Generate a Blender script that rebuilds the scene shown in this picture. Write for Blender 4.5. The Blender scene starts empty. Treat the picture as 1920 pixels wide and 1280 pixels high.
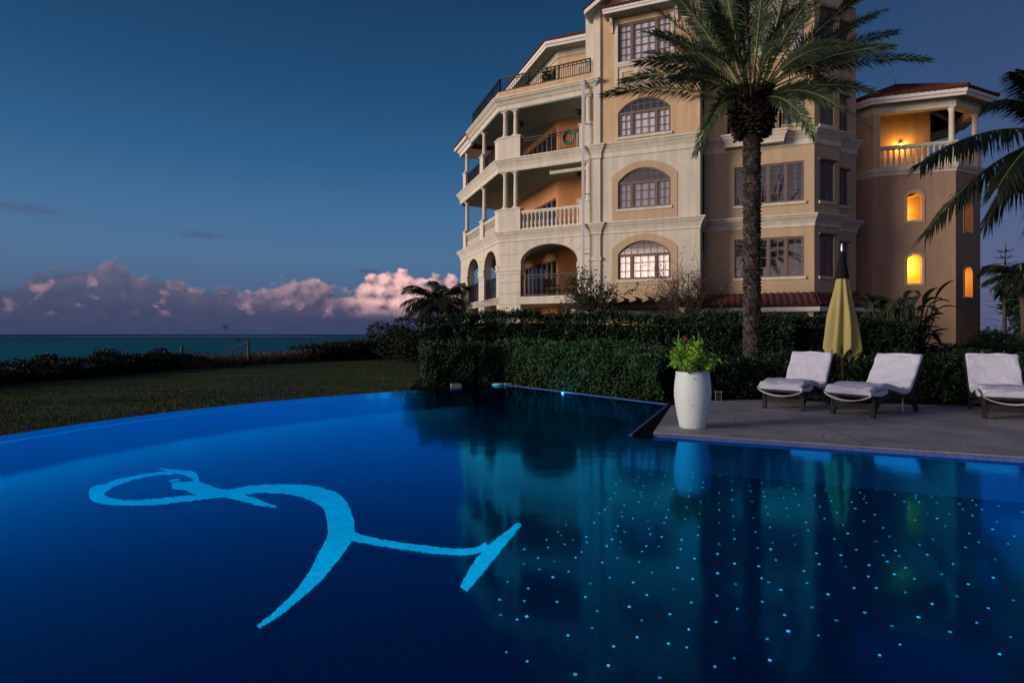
import bpy, bmesh, math, random
import numpy as np
from mathutils import Vector, Matrix
from mathutils.geometry import tessellate_polygon

R = math.radians
random.seed(7)
RNG = np.random.default_rng(11)
scene = bpy.context.scene
COL = scene.collection

# ------------------------------------------------------------------ camera
cam_d = bpy.data.cameras.new("camera")
cam = bpy.data.objects.new("camera", cam_d)
COL.objects.link(cam)
cam.location = (0, 0, 1.3)
cam.rotation_euler = (R(90), 0, 0)
cam_d.sensor_width = 36
cam_d.lens = 1120 / 1920 * 36
cam_d.shift_y = -13 / 1920
cam_d.clip_start = 0.05
cam_d.clip_end = 90000
scene.camera = cam

# ------------------------------------------------------------------ light
SUN_DIR = Vector((-0.955, -0.30, 0.165)).normalized()      # towards the light: the bright western sky
sun_d = bpy.data.lights.new("sun", "SUN")
sun_d.energy = 3.3
sun_d.angle = R(22)
sun_d.color = (1.0, 0.82, 0.68)
sun = bpy.data.objects.new("sun", sun_d)
COL.objects.link(sun)
sun.rotation_euler = SUN_DIR.to_track_quat('Z', 'Y').to_euler()

scene.view_settings.view_transform = 'Standard'
scene.view_settings.look = 'None'
scene.view_settings.exposure = 0.0
scene.view_settings.gamma = 1.0
scene.cycles.max_bounces = 6
scene.cycles.diffuse_bounces = 3
scene.cycles.glossy_bounces = 3
scene.cycles.transparent_max_bounces = 8
scene.cycles.caustics_reflective = False
scene.cycles.caustics_refractive = False
scene.cycles.sample_clamp_indirect = 4

world = bpy.data.worlds.new("World")
scene.world = world
world.use_nodes = True
wn, wl = world.node_tree.nodes, world.node_tree.links
wn.clear()

def WM(op, *a, clamp=False):
    n = wn.new('ShaderNodeMath'); n.operation = op; n.use_clamp = clamp
    for i, x in enumerate(a):
        if isinstance(x, (int, float)): n.inputs[i].default_value = x
        else: wl.new(x, n.inputs[i])
    return n.outputs[0]

def WMIX(f, a, b):
    n = wn.new('ShaderNodeMix'); n.data_type = 'RGBA'
    for s, x in ((n.inputs[0], f), (n.inputs[6], a), (n.inputs[7], b)):
        if isinstance(x, (int, float)): s.default_value = x
        elif isinstance(x, tuple): s.default_value = (*x, 1)
        else: wl.new(x, s)
    return n.outputs[2]

def WRAMP(f, stops, interp='LINEAR'):
    n = wn.new('ShaderNodeValToRGB'); cr = n.color_ramp; cr.interpolation = interp
    while len(cr.elements) < len(stops): cr.elements.new(0.5)
    for e, (p, c) in zip(cr.elements, stops):
        e.position = p
        e.color = (*c, 1) if isinstance(c, tuple) else (c, c, c, 1)
    wl.new(f, n.inputs[0])
    return n.outputs[0]

def SMOOTH(x, a, b):
    n = wn.new('ShaderNodeMapRange'); n.interpolation_type = 'SMOOTHSTEP'
    wl.new(x, n.inputs[0]); n.inputs[1].default_value = a; n.inputs[2].default_value = b
    return n.outputs[0]

def WNOISE(v, scale, detail=5, rough=.55):
    n = wn.new('ShaderNodeTexNoise'); n.noise_dimensions = '2D'; n.inputs['Scale'].default_value = scale
    n.inputs['Detail'].default_value = detail; n.inputs['Roughness'].default_value = rough
    wl.new(v, n.inputs['Vector'])
    return n.outputs[0]

tc = wn.new('ShaderNodeTexCoord')
sep = wn.new('ShaderNodeSeparateXYZ'); wl.new(tc.outputs['Generated'], sep.inputs[0])
dx, dy, dz = sep.outputs
EL = WM('MULTIPLY', WM('ARCSINE', dz), 57.29578)                 # elevation, degrees
AZ = WM('MULTIPLY', WM('ARCTAN2', dx, dy), 57.29578)             # azimuth, degrees from +Y
elv = WM('DIVIDE', EL, 90.0, clamp=True)
# dusk sky, from the horizon to the zenith
base = WRAMP(elv, [(0.0, (.026, .048, .115)), (.022, (.038, .070, .150)), (.045, (.050, .104, .212)), (.075, (.056, .130, .258)), (.115, (.042, .126, .262)),
                   (.17, (.018, .092, .214)), (.24, (.0085, .058, .150)), (.33, (.0048, .033, .098)), (1.0, (.004, .014, .045))])
# the right of the sky is a little more violet
base = WMIX(SMOOTH(AZ, 12, 44), base, WRAMP(elv, [(0, (.075, .085, .175)), (.09, (.060, .088, .20)), (.18, (.030, .058, .150)), (.3, (.014, .040, .112)), (1, (.004, .014, .045))]))
# real sky model for the direction of the set sun
sky = wn.new('ShaderNodeTexSky'); sky.sky_type = 'NISHITA'; sky.sun_disc = False
sky.sun_elevation = math.asin(SUN_DIR.z)
sky.sun_rotation = math.atan2(SUN_DIR.x, SUN_DIR.y)
sky.air_density = 1.5; sky.dust_density = 1.0
# afterglow around the set sun, behind the camera
sd = SUN_DIR
dotn = wn.new('ShaderNodeVectorMath'); dotn.operation = 'DOT_PRODUCT'
wl.new(tc.outputs['Generated'], dotn.inputs[0])
gx, gy = -0.62, -0.78
dotn.inputs[1].default_value = (gx, gy, 0.05)
glow = WM('MULTIPLY', WM('POWER', WM('MAXIMUM', dotn.outputs['Value'], 0.0), 7.0), WM('EXPONENT', WM('MULTIPLY', WM('MAXIMUM', EL, 0.0), -0.075)))
gcol = wn.new('ShaderNodeMix'); gcol.data_type = 'RGBA'; gcol.blend_type = 'ADD'; gcol.inputs[0].default_value = 1
wl.new(base, gcol.inputs[6])
patch = WM('MULTIPLY', SMOOTH(WM('ABSOLUTE', WM('SUBTRACT', AZ, -147.0)), 7.5, 3.0), WM('MULTIPLY', SMOOTH(EL, 2.0, 4.5), SMOOTH(EL, 8.6, 6.8)))
gl2 = wn.new('ShaderNodeMix'); gl2.data_type = 'RGBA'; gl2.blend_type = 'ADD'; gl2.inputs[0].default_value = 1
wl.new(WMIX(glow, (0, 0, 0), (1.35, .88, .70)), gl2.inputs[6]); wl.new(WMIX(patch, (0, 0, 0), (4.6, 3.2, 2.5)), gl2.inputs[7])
wl.new(gl2.outputs[2], gcol.inputs[7])

# ---- clouds: world directions only
def az_of(px): return math.degrees(math.atan((px - 960) / 1120))
def el_of(px, py): return math.degrees(math.atan((627 - py) / 1120 * math.cos(math.atan((px - 960) / 1120))))
prof = [(-200, 560), (-60, 540), (0, 528), (40, 534), (75, 506), (130, 492), (165, 494), (200, 492), (225, 482), (245, 502), (258, 520), (275, 516),
        (335, 520), (362, 545), (390, 538), (435, 533), (452, 548), (478, 550), (492, 532), (535, 526), (562, 520), (598, 517), (622, 538),
        (655, 550), (682, 522), (712, 505), (762, 504), (784, 524), (808, 524), (836, 506), (856, 524), (930, 545)]
A0, A1 = -50.0, 0.0
stops = [(min(1, max(0, (az_of(x) - A0) / (A1 - A0))), (el_of(x, y) + .15) / 10) for x, y in prof]
azn = WM('DIVIDE', WM('SUBTRACT', AZ, A0), A1 - A0, clamp=True)
top = WM('MULTIPLY', WRAMP(azn, stops, 'B_SPLINE'), 10.0)
# how strongly the afterglow reaches each stretch of the bank
litr = WRAMP(azn, [((az_of(x) - A0) / (A1 - A0), v) for x, v in ((-100, .02), (60, .03), (135, .11), (215, .14), (300, .05), (340, .10), (420, .07), (490, .28), (545, .40), (600, .36), (640, .24), (675, .85), (735, 1.0), (790, .92), (812, .55), (835, .85), (870, .6), (930, .5))])
cv = wn.new('ShaderNodeCombineXYZ'); wl.new(AZ, cv.inputs[0]); wl.new(WM('MULTIPLY', EL, 1.35), cv.inputs[1])
V0 = cv.outputs[0]
def shifted(v, a, b):
    n = wn.new('ShaderNodeVectorMath'); n.operation = 'ADD'; wl.new(v, n.inputs[0]); n.inputs[1].default_value = (a, b, 0)
    return n.outputs[0]
def billow(v):
    w = wn.new('ShaderNodeTexVoronoi'); w.voronoi_dimensions = '2D'; w.feature = 'SMOOTH_F1'; w.inputs['Scale'].default_value = .62
    w.inputs['Smoothness'].default_value = .45; w.inputs['Detail'].default_value = 1.6; w.inputs['Roughness'].default_value = .55
    wl.new(v, w.inputs['Vector'])
    n = WNOISE(v, .75, 4, .55)
    return WM('ADD', WM('MULTIPLY', WM('SUBTRACT', 1.0, w.outputs['Distance']), .60), WM('MULTIPLY', n, .55))
B0 = billow(V0)
B1 = billow(shifted(V0, -.55, .62))
below = WM('SUBTRACT', top, EL)                                                    # degrees under the outline
dens = WM('ADD', below, WM('MULTIPLY', WM('SUBTRACT', B0, .62), 1.6))
alpha = WM('MULTIPLY', SMOOTH(dens, -.14, .40), WM('MULTIPLY', SMOOTH(EL, -.1, .9), SMOOTH(AZ, 20.0, 3.0)))
relief = WM('ADD', .62, WM('MULTIPLY', WM('SUBTRACT', B0, B1), 1.35), clamp=True)
hi = WM('EXPONENT', WM('MULTIPLY', WM('MAXIMUM', WM('SUBTRACT', below, .1), 0.0), WM('MULTIPLY', WM('SUBTRACT', litr, 1.12), 1.05)))
floorcut = SMOOTH(EL, 1.3, 3.2)
lit = WM('MULTIPLY', WM('MULTIPLY', relief, WM('MULTIPLY', hi, litr)), WM('MULTIPLY', floorcut, 1.55), clamp=True)
dark = WMIX(SMOOTH(EL, 1.0, 4.2), (.018, .036, .092), (.026, .034, .092))
dark = WMIX(WM('MULTIPLY', WNOISE(V0, .55, 4), .9), dark, (.056, .056, .135))
cl_c = WMIX(WM('POWER', lit, .85), dark, (.86, .50, .48))
skyc = WMIX(WM('MULTIPLY', alpha, WM('ADD', .70, WM('MULTIPLY', SMOOTH(AZ, -26.0, -12.0), .24))), gcol.outputs[2], cl_c)
# scattered pink puffs inside the bank
pn = WNOISE(shifted(V0, 31.0, 7.0), .62, 4, .5)
puff = WM('MULTIPLY', SMOOTH(pn, .56, .78), WM('MULTIPLY', WM('MULTIPLY', SMOOTH(EL, 1.2, 2.4), SMOOTH(below, -.1, .5)), SMOOTH(AZ, -7.0, -14.0)))
skyc = WMIX(WM('MULTIPLY', puff, .50), skyc, (.46, .26, .32))
# thin dark streaks above the bank
for px, py, ra, re, s in ((375, 440, 2.9, .50, .55), (60, 392, 3.2, .62, .42), (692, 508, 1.35, .38, .75), (-20, 380, 3.5, .5, .3)):
    a, e = az_of(px), el_of(px, py)
    q1 = WM('POWER', WM('DIVIDE', WM('SUBTRACT', AZ, a), ra), 2.0)
    q2 = WM('POWER', WM('DIVIDE', WM('SUBTRACT', EL, e), re), 2.0)
    m = WM('SUBTRACT', WM('SUBTRACT', 1.15, WM('ADD', q1, q2)), WM('MULTIPLY', WNOISE(V0, 1.1, 4), 1.0))
    skyc = WMIX(WM('MULTIPLY', SMOOTH(m, 0.0, .75), s), skyc, (.052, .068, .150))
addsky = wn.new('ShaderNodeMix'); addsky.data_type = 'RGBA'; addsky.blend_type = 'ADD'; addsky.inputs[0].default_value = .004
wl.new(skyc, addsky.inputs[6]); wl.new(sky.outputs[0], addsky.inputs[7])
bg = wn.new('ShaderNodeBackground'); bg.inputs['Strength'].default_value = 1.14
wl.new(addsky.outputs[2], bg.inputs['Color'])
wo = wn.new('ShaderNodeOutputWorld'); wl.new(bg.outputs[0], wo.inputs[0])

# ------------------------------------------------------------------ materials
MATS = {}
def mat(name, col, rough=.8, spec=.3, bump=0, bscale=20, var=0, vscale=3, metal=0, emit=None, estr=0, rnd=0, streak=0):
    m = bpy.data.materials.new(name); m.use_nodes = True
    nt = m.node_tree; b = nt.nodes['Principled BSDF']
    b.inputs['Base Color'].default_value = (*col, 1); b.inputs['Roughness'].default_value = rough
    b.inputs['Specular IOR Level'].default_value = spec; b.inputs['Metallic'].default_value = metal
    tcn = nt.nodes.new('ShaderNodeTexCoord')
    src = None
    if var or streak:
        n = nt.nodes.new('ShaderNodeTexNoise'); n.inputs['Scale'].default_value = vscale; n.inputs['Detail'].default_value = 6
        n.inputs['Roughness'].default_value = .65
        nt.links.new(tcn.outputs['Object'], n.inputs['Vector'])
        mr = nt.nodes.new('ShaderNodeMapRange'); mr.inputs[1].default_value = .3; mr.inputs[2].default_value = .7
        mr.inputs[3].default_value = 1 - var; mr.inputs[4].default_value = 1 + var
        nt.links.new(n.outputs[0], mr.inputs[0])
        src = mr.outputs[0]
        if streak:
            mp = nt.nodes.new('ShaderNodeMapping'); mp.inputs['Scale'].default_value = (2.2, 2.2, .22)
            nt.links.new(tcn.outputs['Object'], mp.inputs[0])
            n2 = nt.nodes.new('ShaderNodeTexNoise'); n2.inputs['Scale'].default_value = 1.6; n2.inputs['Detail'].default_value = 5
            nt.links.new(mp.outputs[0], n2.inputs['Vector'])
            m2 = nt.nodes.new('ShaderNodeMapRange'); m2.inputs[1].default_value = .35; m2.inputs[2].default_value = .65
            m2.inputs[3].default_value = 1 - streak; m2.inputs[4].default_value = 1.0
            nt.links.new(n2.outputs[0], m2.inputs[0])
            mu = nt.nodes.new('ShaderNodeMath'); mu.operation = 'MULTIPLY'
            nt.links.new(src, mu.inputs[0]); nt.links.new(m2.outputs[0], mu.inputs[1]); src = mu.outputs[0]
    if rnd:
        g = nt.nodes.new('ShaderNodeNewGeometry')
        mr = nt.nodes.new('ShaderNodeMapRange'); mr.inputs[3].default_value = 1 - rnd; mr.inputs[4].default_value = 1 + rnd
        nt.links.new(g.outputs['Random Per Island'], mr.inputs[0])
        if src is None: src = mr.outputs[0]
        else:
            mu = nt.nodes.new('ShaderNodeMath'); mu.operation = 'MULTIPLY'
            nt.links.new(src, mu.inputs[0]); nt.links.new(mr.outputs[0], mu.inputs[1]); src = mu.outputs[0]
    if src is not None:
        v = nt.nodes.new('ShaderNodeVectorMath'); v.operation = 'SCALE'; v.inputs[0].default_value = col
        nt.links.new(src, v.inputs['Scale']); nt.links.new(v.outputs[0], b.inputs['Base Color'])
    if bump:
        n = nt.nodes.new('ShaderNodeTexNoise'); n.inputs['Scale'].default_value = bscale; n.inputs['Detail'].default_value = 5
        nt.links.new(tcn.outputs['Object'], n.inputs['Vector'])
        bp = nt.nodes.new('ShaderNodeBump'); bp.inputs['Strength'].default_value = bump; bp.inputs['Distance'].default_value = .02
        nt.links.new(n.outputs[0], bp.inputs['Height']); nt.links.new(bp.outputs[0], b.inputs['Normal'])
    if emit:
        b.inputs['Emission Color'].default_value = (*emit, 1); b.inputs['Emission Strength'].default_value = estr
    MATS[name] = m
    return m

mat('stucco_cream', (.60, .57, .49), .9, .2, .25, 30, .07, .9, streak=.17)
mat('stucco_peach', (.58, .42, .265), .9, .2, .25, 30, .08, .9, streak=.18)
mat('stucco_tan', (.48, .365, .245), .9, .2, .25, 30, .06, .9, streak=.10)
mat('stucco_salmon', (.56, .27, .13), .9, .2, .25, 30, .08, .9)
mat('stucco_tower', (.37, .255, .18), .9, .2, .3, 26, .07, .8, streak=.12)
mat('trim', (.625, .59, .51), .85, .2, .15, 30, .05, 1.5, streak=.16)
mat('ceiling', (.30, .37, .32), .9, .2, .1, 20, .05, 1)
mat('fascia', (.70, .67, .66), .6, .3, 0, 1, .05, 2)
mat('tile', (.080, .025, .025), .75, .3, .3, 30, .30, 3)
mat('iron', (.012, .011, .012), .5, .4)
mat('frame', (.155, .115, .10), .6, .3)
mat('blind', (.82, .80, .84), .9, .1)
mat('blind_cool', (.40, .36, .42), .9, .1)
mat('curtain', (.030, .028, .032), .9, .1, 0, 1, .3, 4)
mat('dark_room', (.018, .015, .013), .95, .1)
mat('pipe', (.80, .78, .80), .45, .4)
mat('lamp_metal', (.02, .016, .012), .5, .4)
mat('warm_bulb', (1, .7, .3), .5, .1, emit=(1, .50, .10), estr=38)
mat('plaster_warm', (.62, .46, .24), .9, .2, .2, 25, .05, 1)
mat('wood_dark', (.014, .012, .013), .75, .3, .3, 30, .4, 6)
mat('hose', (.01, .10, .055), .5, .4)
mat('palm_leaf', (.046, .080, .040), .55, .35, rnd=.45)
mat('palm_dead', (.085, .07, .035), .8, .2, rnd=.4)
mat('rachis', (.22, .24, .075), .6, .3, 0, 1, .2, 6)
mat('palm_trunk', (.062, .052, .048), .95, .1, .6, 30, .4, 8, rnd=.6)
mat('palm_boots', (.030, .023, .017), .95, .1, .4, 30, .4, 8, rnd=.4)
mat('coco_leaf', (.008, .014, .007), .5, .35, rnd=.4)
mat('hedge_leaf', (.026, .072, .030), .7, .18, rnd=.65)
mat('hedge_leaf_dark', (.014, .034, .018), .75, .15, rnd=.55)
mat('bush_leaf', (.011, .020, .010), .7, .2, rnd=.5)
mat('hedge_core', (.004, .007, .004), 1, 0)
mat('beach_grass', (.11, .082, .055), .9, .1, rnd=.5)
mat('twig', (.12, .10, .085), .95, .1, rnd=.5)
mat('new_leaf', (.060, .135, .040), .7, .15, rnd=.5)
mat('bark', (.07, .052, .045), .95, .1, .4, 40, .3, 8)
mat('vine_leaf', (.034, .044, .022), .7, .2, rnd=.6)
mat('dry_leaf', (.075, .045, .035), .8, .2, rnd=.6)
mat('banana_leaf', (.020, .038, .018), .55, .35, rnd=.35)
mat('pot', (.74, .86, .86), .45, .4, .35, 55, .05, 8)
mat('soil', (.014, .010, .009), 1, .05, .6, 40, .4, 20)
mat('thorn_leaf', (.17, .40, .035), .6, .3, rnd=.45)
mat('red_flower', (.72, .075, .028), .6, .3, rnd=.3)
mat('stem', (.16, .15, .09), .8, .2, 0, 1, .3, 20)
mat('towel', (.58, .60, .74), .95, .15, 1.0, 9, .04, 5)
mat('wicker', (.014, .014, .017), .65, .35, .6, 90, .4, 50)
mat('canvas', (.37, .325, .135), .9, .15, .2, 90, .07, 4, streak=.08)
mat('canvas_cap', (.010, .010, .013), .9, .15, .2, 60)
mat('pole_wood', (.27, .10, .065), .55, .35, .1, 30, .2, 6)
mat('steel', (.65, .66, .68), .3, .5, metal=.8)
mat('table_top', (.020, .024, .026), .5, .4, 0, 1, .2, 5)
mat('stone', (.42, .40, .30), .85, .2, .3, 20, .15, 6)
mat('float', (.30, .72, .80), .4, .4)
mat('rope', (.30, .25, .26), .9, .1)
mat('driftwood', (.11, .085, .075), .9, .1, .3, 20, .3, 6)
mat('emblem', (.06, .60, .75), .7, .3, 0, 1, .10, 16, emit=(0, .40, .56), estr=.9)
mat('star', (.2, .9, 1), .5, .1, emit=(.10, .70, .95), estr=.8)
mat('pool_lamp', (.6, .9, 1), .4, .2, emit=(.10, .65, 1), estr=1.0)
mat('white_plastic', (.75, .77, .78), .4, .4)
mat('sconce_glow', (1, .7, .3), .5, .1, emit=(1, .42, .08), estr=6)
mat('wicker_brown', (.16, .075, .03), .7, .3, .3, 60, .3, 20)
mat('cushion', (.55, .50, .45), .9, .1, .2, 40)

def nodes_of(m): return m.node_tree.nodes, m.node_tree.links

# window glass: thin pane, Fresnel reflection over see-through
def schlick(n, l, f0, power, gain):
    # reflectance of a thin sheet, the same from both sides
    g = n.new('ShaderNodeNewGeometry'); d = n.new('ShaderNodeVectorMath'); d.operation = 'DOT_PRODUCT'
    l.new(g.outputs['Normal'], d.inputs[0]); l.new(g.outputs['Incoming'], d.inputs[1])
    def M(op, a, b=None, clamp=False):
        k = n.new('ShaderNodeMath'); k.operation = op; k.use_clamp = clamp
        for i, x in enumerate((a, b)):
            if x is None: continue
            if isinstance(x, (int, float)): k.inputs[i].default_value = x
            else: l.new(x, k.inputs[i])
        return k.outputs[0]
    c = M('ABSOLUTE', d.outputs['Value']); q = M('POWER', M('SUBTRACT', 1.0, c, True), power)
    return M('ADD', M('MULTIPLY', q, gain), f0, True)
def glass(name, tint, boost):
    m = bpy.data.materials.new(name); m.use_nodes = True; n, l = nodes_of(m); n.clear()
    o = n.new('ShaderNodeOutputMaterial'); mx = n.new('ShaderNodeMixShader')
    t = n.new('ShaderNodeBsdfTransparent'); t.inputs[0].default_value = (*tint, 1)
    g = n.new('ShaderNodeBsdfGlossy'); g.inputs['Roughness'].default_value = .015; g.inputs[0].default_value = (1, 1, 1, 1)
    nz = n.new('ShaderNodeTexNoise'); nz.inputs['Scale'].default_value = .9; nz.inputs['Detail'].default_value = 1
    tcn = n.new('ShaderNodeTexCoord'); l.new(tcn.outputs['Object'], nz.inputs['Vector'])
    bp = n.new('ShaderNodeBump'); bp.inputs['Strength'].default_value = .035; bp.inputs['Distance'].default_value = .02
    l.new(nz.outputs[0], bp.inputs['Height']); l.new(bp.outputs[0], g.inputs['Normal'])
    l.new(schlick(n, l, .04 + boost, 5.0, .96), mx.inputs[0]); l.new(t.outputs[0], mx.inputs[1]); l.new(g.outputs[0], mx.inputs[2])
    l.new(mx.outputs[0], o.inputs[0]); MATS[name] = m
glass('glass', (.92, .92, .96), .09)

# pool water: Fresnel mirror over blue-tinted see-through
def water():
    m = bpy.data.materials.new('pool_water'); m.use_nodes = True; n, l = nodes_of(m); n.clear()
    o = n.new('ShaderNodeOutputMaterial'); mx = n.new('ShaderNodeMixShader')
    t = n.new('ShaderNodeBsdfTransparent'); t.inputs[0].default_value = (.25, .70, .98, 1)
    g = n.new('ShaderNodeBsdfGlossy'); g.inputs['Roughness'].default_value = .085; g.inputs[0].default_value = (.01, .47, 1.25, 1)
    tcn = n.new('ShaderNodeTexCoord')
    mp = n.new('ShaderNodeMapping'); mp.inputs['Scale'].default_value = (1.0, 1.0, 1.0); l.new(tcn.outputs['Object'], mp.inputs[0])
    nz = n.new('ShaderNodeTexNoise'); nz.inputs['Scale'].default_value = 1.4; nz.inputs['Detail'].default_value = 3
    l.new(mp.outputs[0], nz.inputs['Vector'])
    bp = n.new('ShaderNodeBump'); bp.inputs['Strength'].default_value = .10; bp.inputs['Distance'].default_value = .035
    l.new(nz.outputs[0], bp.inputs['Height']); l.new(bp.outputs[0], g.inputs['Normal'])
    l.new(schlick(n, l, .02, 5.6, 1.72), mx.inputs[0]); l.new(t.outputs[0], mx.inputs[1]); l.new(g.outputs[0], mx.inputs[2])
    l.new(mx.outputs[0], o.inputs[0]); MATS['pool_water'] = m
water()

def tex_mat(name, fn):
    m = bpy.data.materials.new(name); m.use_nodes = True; n, l = nodes_of(m)
    fn(n, l, n['Principled BSDF']); MATS[name] = m
def ramp(n, l, src, stops):
    r = n.new('ShaderNodeValToRGB'); cr = r.color_ramp
    while len(cr.elements) < len(stops): cr.elements.new(.5)
    for e, (p, c) in zip(cr.elements, stops): e.position = p; e.color = (*c, 1)
    l.new(src, r.inputs[0]); return r.outputs[0]
def objnoise(n, l, scale, detail=5, sc=(1, 1, 1), rough=.55):
    t = n.new('ShaderNodeTexCoord'); mp = n.new('ShaderNodeMapping'); mp.inputs['Scale'].default_value = sc
    l.new(t.outputs['Object'], mp.inputs[0]); z = n.new('ShaderNodeTexNoise'); z.inputs['Scale'].default_value = scale
    z.inputs['Detail'].default_value = detail; z.inputs['Roughness'].default_value = rough
    l.new(mp.outputs[0], z.inputs['Vector']); return z.outputs[0]
def bumped(n, l, b, src, strength, dist):
    bp = n.new('ShaderNodeBump'); bp.inputs['Strength'].default_value = strength; bp.inputs['Distance'].default_value = dist
    l.new(src, bp.inputs['Height']); l.new(bp.outputs[0], b.inputs['Normal'])

def f_floor(n, l, b):     # deep blue glass mosaic
    t = n.new('ShaderNodeTexCoord'); v = n.new('ShaderNodeTexVoronoi'); v.inputs['Scale'].default_value = 45
    v.distance = 'CHEBYCHEV'; v.inputs['Randomness'].default_value = .25
    l.new(t.outputs['Object'], v.inputs['Vector'])
    s = n.new('ShaderNodeSeparateColor'); l.new(v.outputs['Color'], s.inputs[0])
    c = ramp(n, l, s.outputs[0], [(0, (.003, .026, .085)), (.6, (.004, .036, .115)), (1, (.008, .052, .155))])
    l.new(c, b.inputs['Base Color']); b.inputs['Roughness'].default_value = .6
tex_mat('pool_floor', f_floor)

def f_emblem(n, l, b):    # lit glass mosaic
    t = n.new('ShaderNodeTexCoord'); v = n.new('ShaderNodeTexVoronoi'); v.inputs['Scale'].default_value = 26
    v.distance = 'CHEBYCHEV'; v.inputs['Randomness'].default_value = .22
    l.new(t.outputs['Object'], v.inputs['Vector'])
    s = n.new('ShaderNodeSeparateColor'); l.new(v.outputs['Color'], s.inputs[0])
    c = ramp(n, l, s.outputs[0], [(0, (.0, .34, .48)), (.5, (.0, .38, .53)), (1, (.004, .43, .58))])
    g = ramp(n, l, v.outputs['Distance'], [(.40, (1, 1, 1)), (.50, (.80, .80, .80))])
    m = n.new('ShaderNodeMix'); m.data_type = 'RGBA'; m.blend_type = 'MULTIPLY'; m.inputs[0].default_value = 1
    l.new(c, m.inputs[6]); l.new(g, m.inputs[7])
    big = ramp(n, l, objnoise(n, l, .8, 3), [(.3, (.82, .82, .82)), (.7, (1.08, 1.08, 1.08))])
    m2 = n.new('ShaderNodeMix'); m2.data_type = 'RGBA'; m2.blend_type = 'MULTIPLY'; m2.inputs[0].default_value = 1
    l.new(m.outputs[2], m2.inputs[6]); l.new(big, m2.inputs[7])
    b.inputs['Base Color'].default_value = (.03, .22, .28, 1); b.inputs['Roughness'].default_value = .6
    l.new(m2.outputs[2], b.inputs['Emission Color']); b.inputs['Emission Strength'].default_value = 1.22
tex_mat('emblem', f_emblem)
def f_star(n, l, b):      # fibre ends, some brighter than others
    o = n.new('ShaderNodeObjectInfo'); mr = n.new('ShaderNodeMapRange'); mr.inputs[3].default_value = .22; mr.inputs[4].default_value = 1.15
    l.new(o.outputs['Random'], mr.inputs[0]); l.new(mr.outputs[0], b.inputs['Emission Strength'])
    b.inputs['Emission Color'].default_value = (.06, .66, .90, 1); b.inputs['Base Color'].default_value = (.1, .5, .6, 1)
tex_mat('star', f_star)

def f_deck(n, l, b):
    a = objnoise(n, l, 1.6, 6); d = objnoise(n, l, 28, 4)
    c = ramp(n, l, a, [(.25, (.19, .19, .22)), (.5, (.32, .315, .36)), (.72, (.43, .41, .45))])
    m = n.new('ShaderNodeMix'); m.data_type = 'RGBA'; m.blend_type = 'MULTIPLY'; m.inputs[0].default_value = .8
    l.new(c, m.inputs[6]); l.new(ramp(n, l, d, [(.3, (.62, .60, .60)), (.62, (1, 1, 1))]), m.inputs[7])
    l.new(m.outputs[2], b.inputs['Base Color']); b.inputs['Roughness'].default_value = .75; bumped(n, l, b, d, .35, .006)
tex_mat('deck', f_deck)

def f_lawn(n, l, b):
    a = objnoise(n, l, .55, 7, (.45, 1.3, 1), .68); d = objnoise(n, l, 7, 6, (.5, 1.8, 1), .75)
    c = ramp(n, l, a, [(.3, (.024, .046, .022)), (.5, (.056, .086, .042)), (.72, (.120, .145, .078))])
    m = n.new('ShaderNodeMix'); m.data_type = 'RGBA'; m.blend_type = 'MULTIPLY'; m.inputs[0].default_value = 1
    l.new(c, m.inputs[6]); l.new(ramp(n, l, d, [(.3, (.25, .27, .22)), (.65, (1.35, 1.3, 1.2))]), m.inputs[7])
    l.new(m.outputs[2], b.inputs['Base Color']); b.inputs['Roughness'].default_value = 1; b.inputs['Specular IOR Level'].default_value = .05
    bumped(n, l, b, d, .8, .05)
tex_mat('lawn', f_lawn)

def f_sea(n, l, b):
    # teal shallows, a pale surf line on the reef far out
    t = n.new('ShaderNodeTexCoord'); s = n.new('ShaderNodeSeparateXYZ'); l.new(t.outputs['Object'], s.inputs[0])
    mr = n.new('ShaderNodeMapRange'); mr.inputs[1].default_value = 60; mr.inputs[2].default_value = 2600
    l.new(s.outputs[1], mr.inputs[0])
    base_c = ramp(n, l, mr.outputs[0], [(0, (.000, .150, .200)), (.05, (.000, .120, .180)), (.25, (.000, .080, .135)), (.44, (.002, .060, .110)), (.52, (.002, .030, .070)), (1, (.002, .028, .066))])
    surf = ramp(n, l, mr.outputs[0], [(.38, (0, 0, 0)), (.42, (1, 1, 1)), (.52, (1, 1, 1)), (.58, (0, 0, 0))])
    z = objnoise(n, l, .004, 3, (1, .3, 1)); z2 = ramp(n, l, z, [(.42, (.15, .15, .15)), (.6, (1, 1, 1))])
    mu = n.new('ShaderNodeMath'); mu.operation = 'MULTIPLY'; l.new(surf, mu.inputs[0]); l.new(z2, mu.inputs[1])
    m = n.new('ShaderNodeMix'); m.data_type = 'RGBA'; l.new(mu.outputs[0], m.inputs[0]); l.new(base_c, m.inputs[6]); m.inputs[7].default_value = (.38, .46, .55, 1)
    w = objnoise(n, l, .05, 4, (.35, 1, 1))
    m2 = n.new('ShaderNodeMix'); m2.data_type = 'RGBA'; m2.blend_type = 'MULTIPLY'; m2.inputs[0].default_value = .6
    l.new(m.outputs[2], m2.inputs[6]); l.new(ramp(n, l, w, [(.3, (.6, .6, .6)), (.7, (1.2, 1.2, 1.2))]), m2.inputs[7])
    l.new(m2.outputs[2], b.inputs['Base Color']); b.inputs['Roughness'].default_value = .55; b.inputs['Specular IOR Level'].default_value = .04
tex_mat('sea', f_sea)

# ------------------------------------------------------------------ helpers
OFF = {}
def tag(o, label=None, cat=None, group=None, kind=None):
    if label: o['label'] = label
    if cat: o['category'] = cat
    if group: o['group'] = group
    if kind: o['kind'] = kind
    return o

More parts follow.
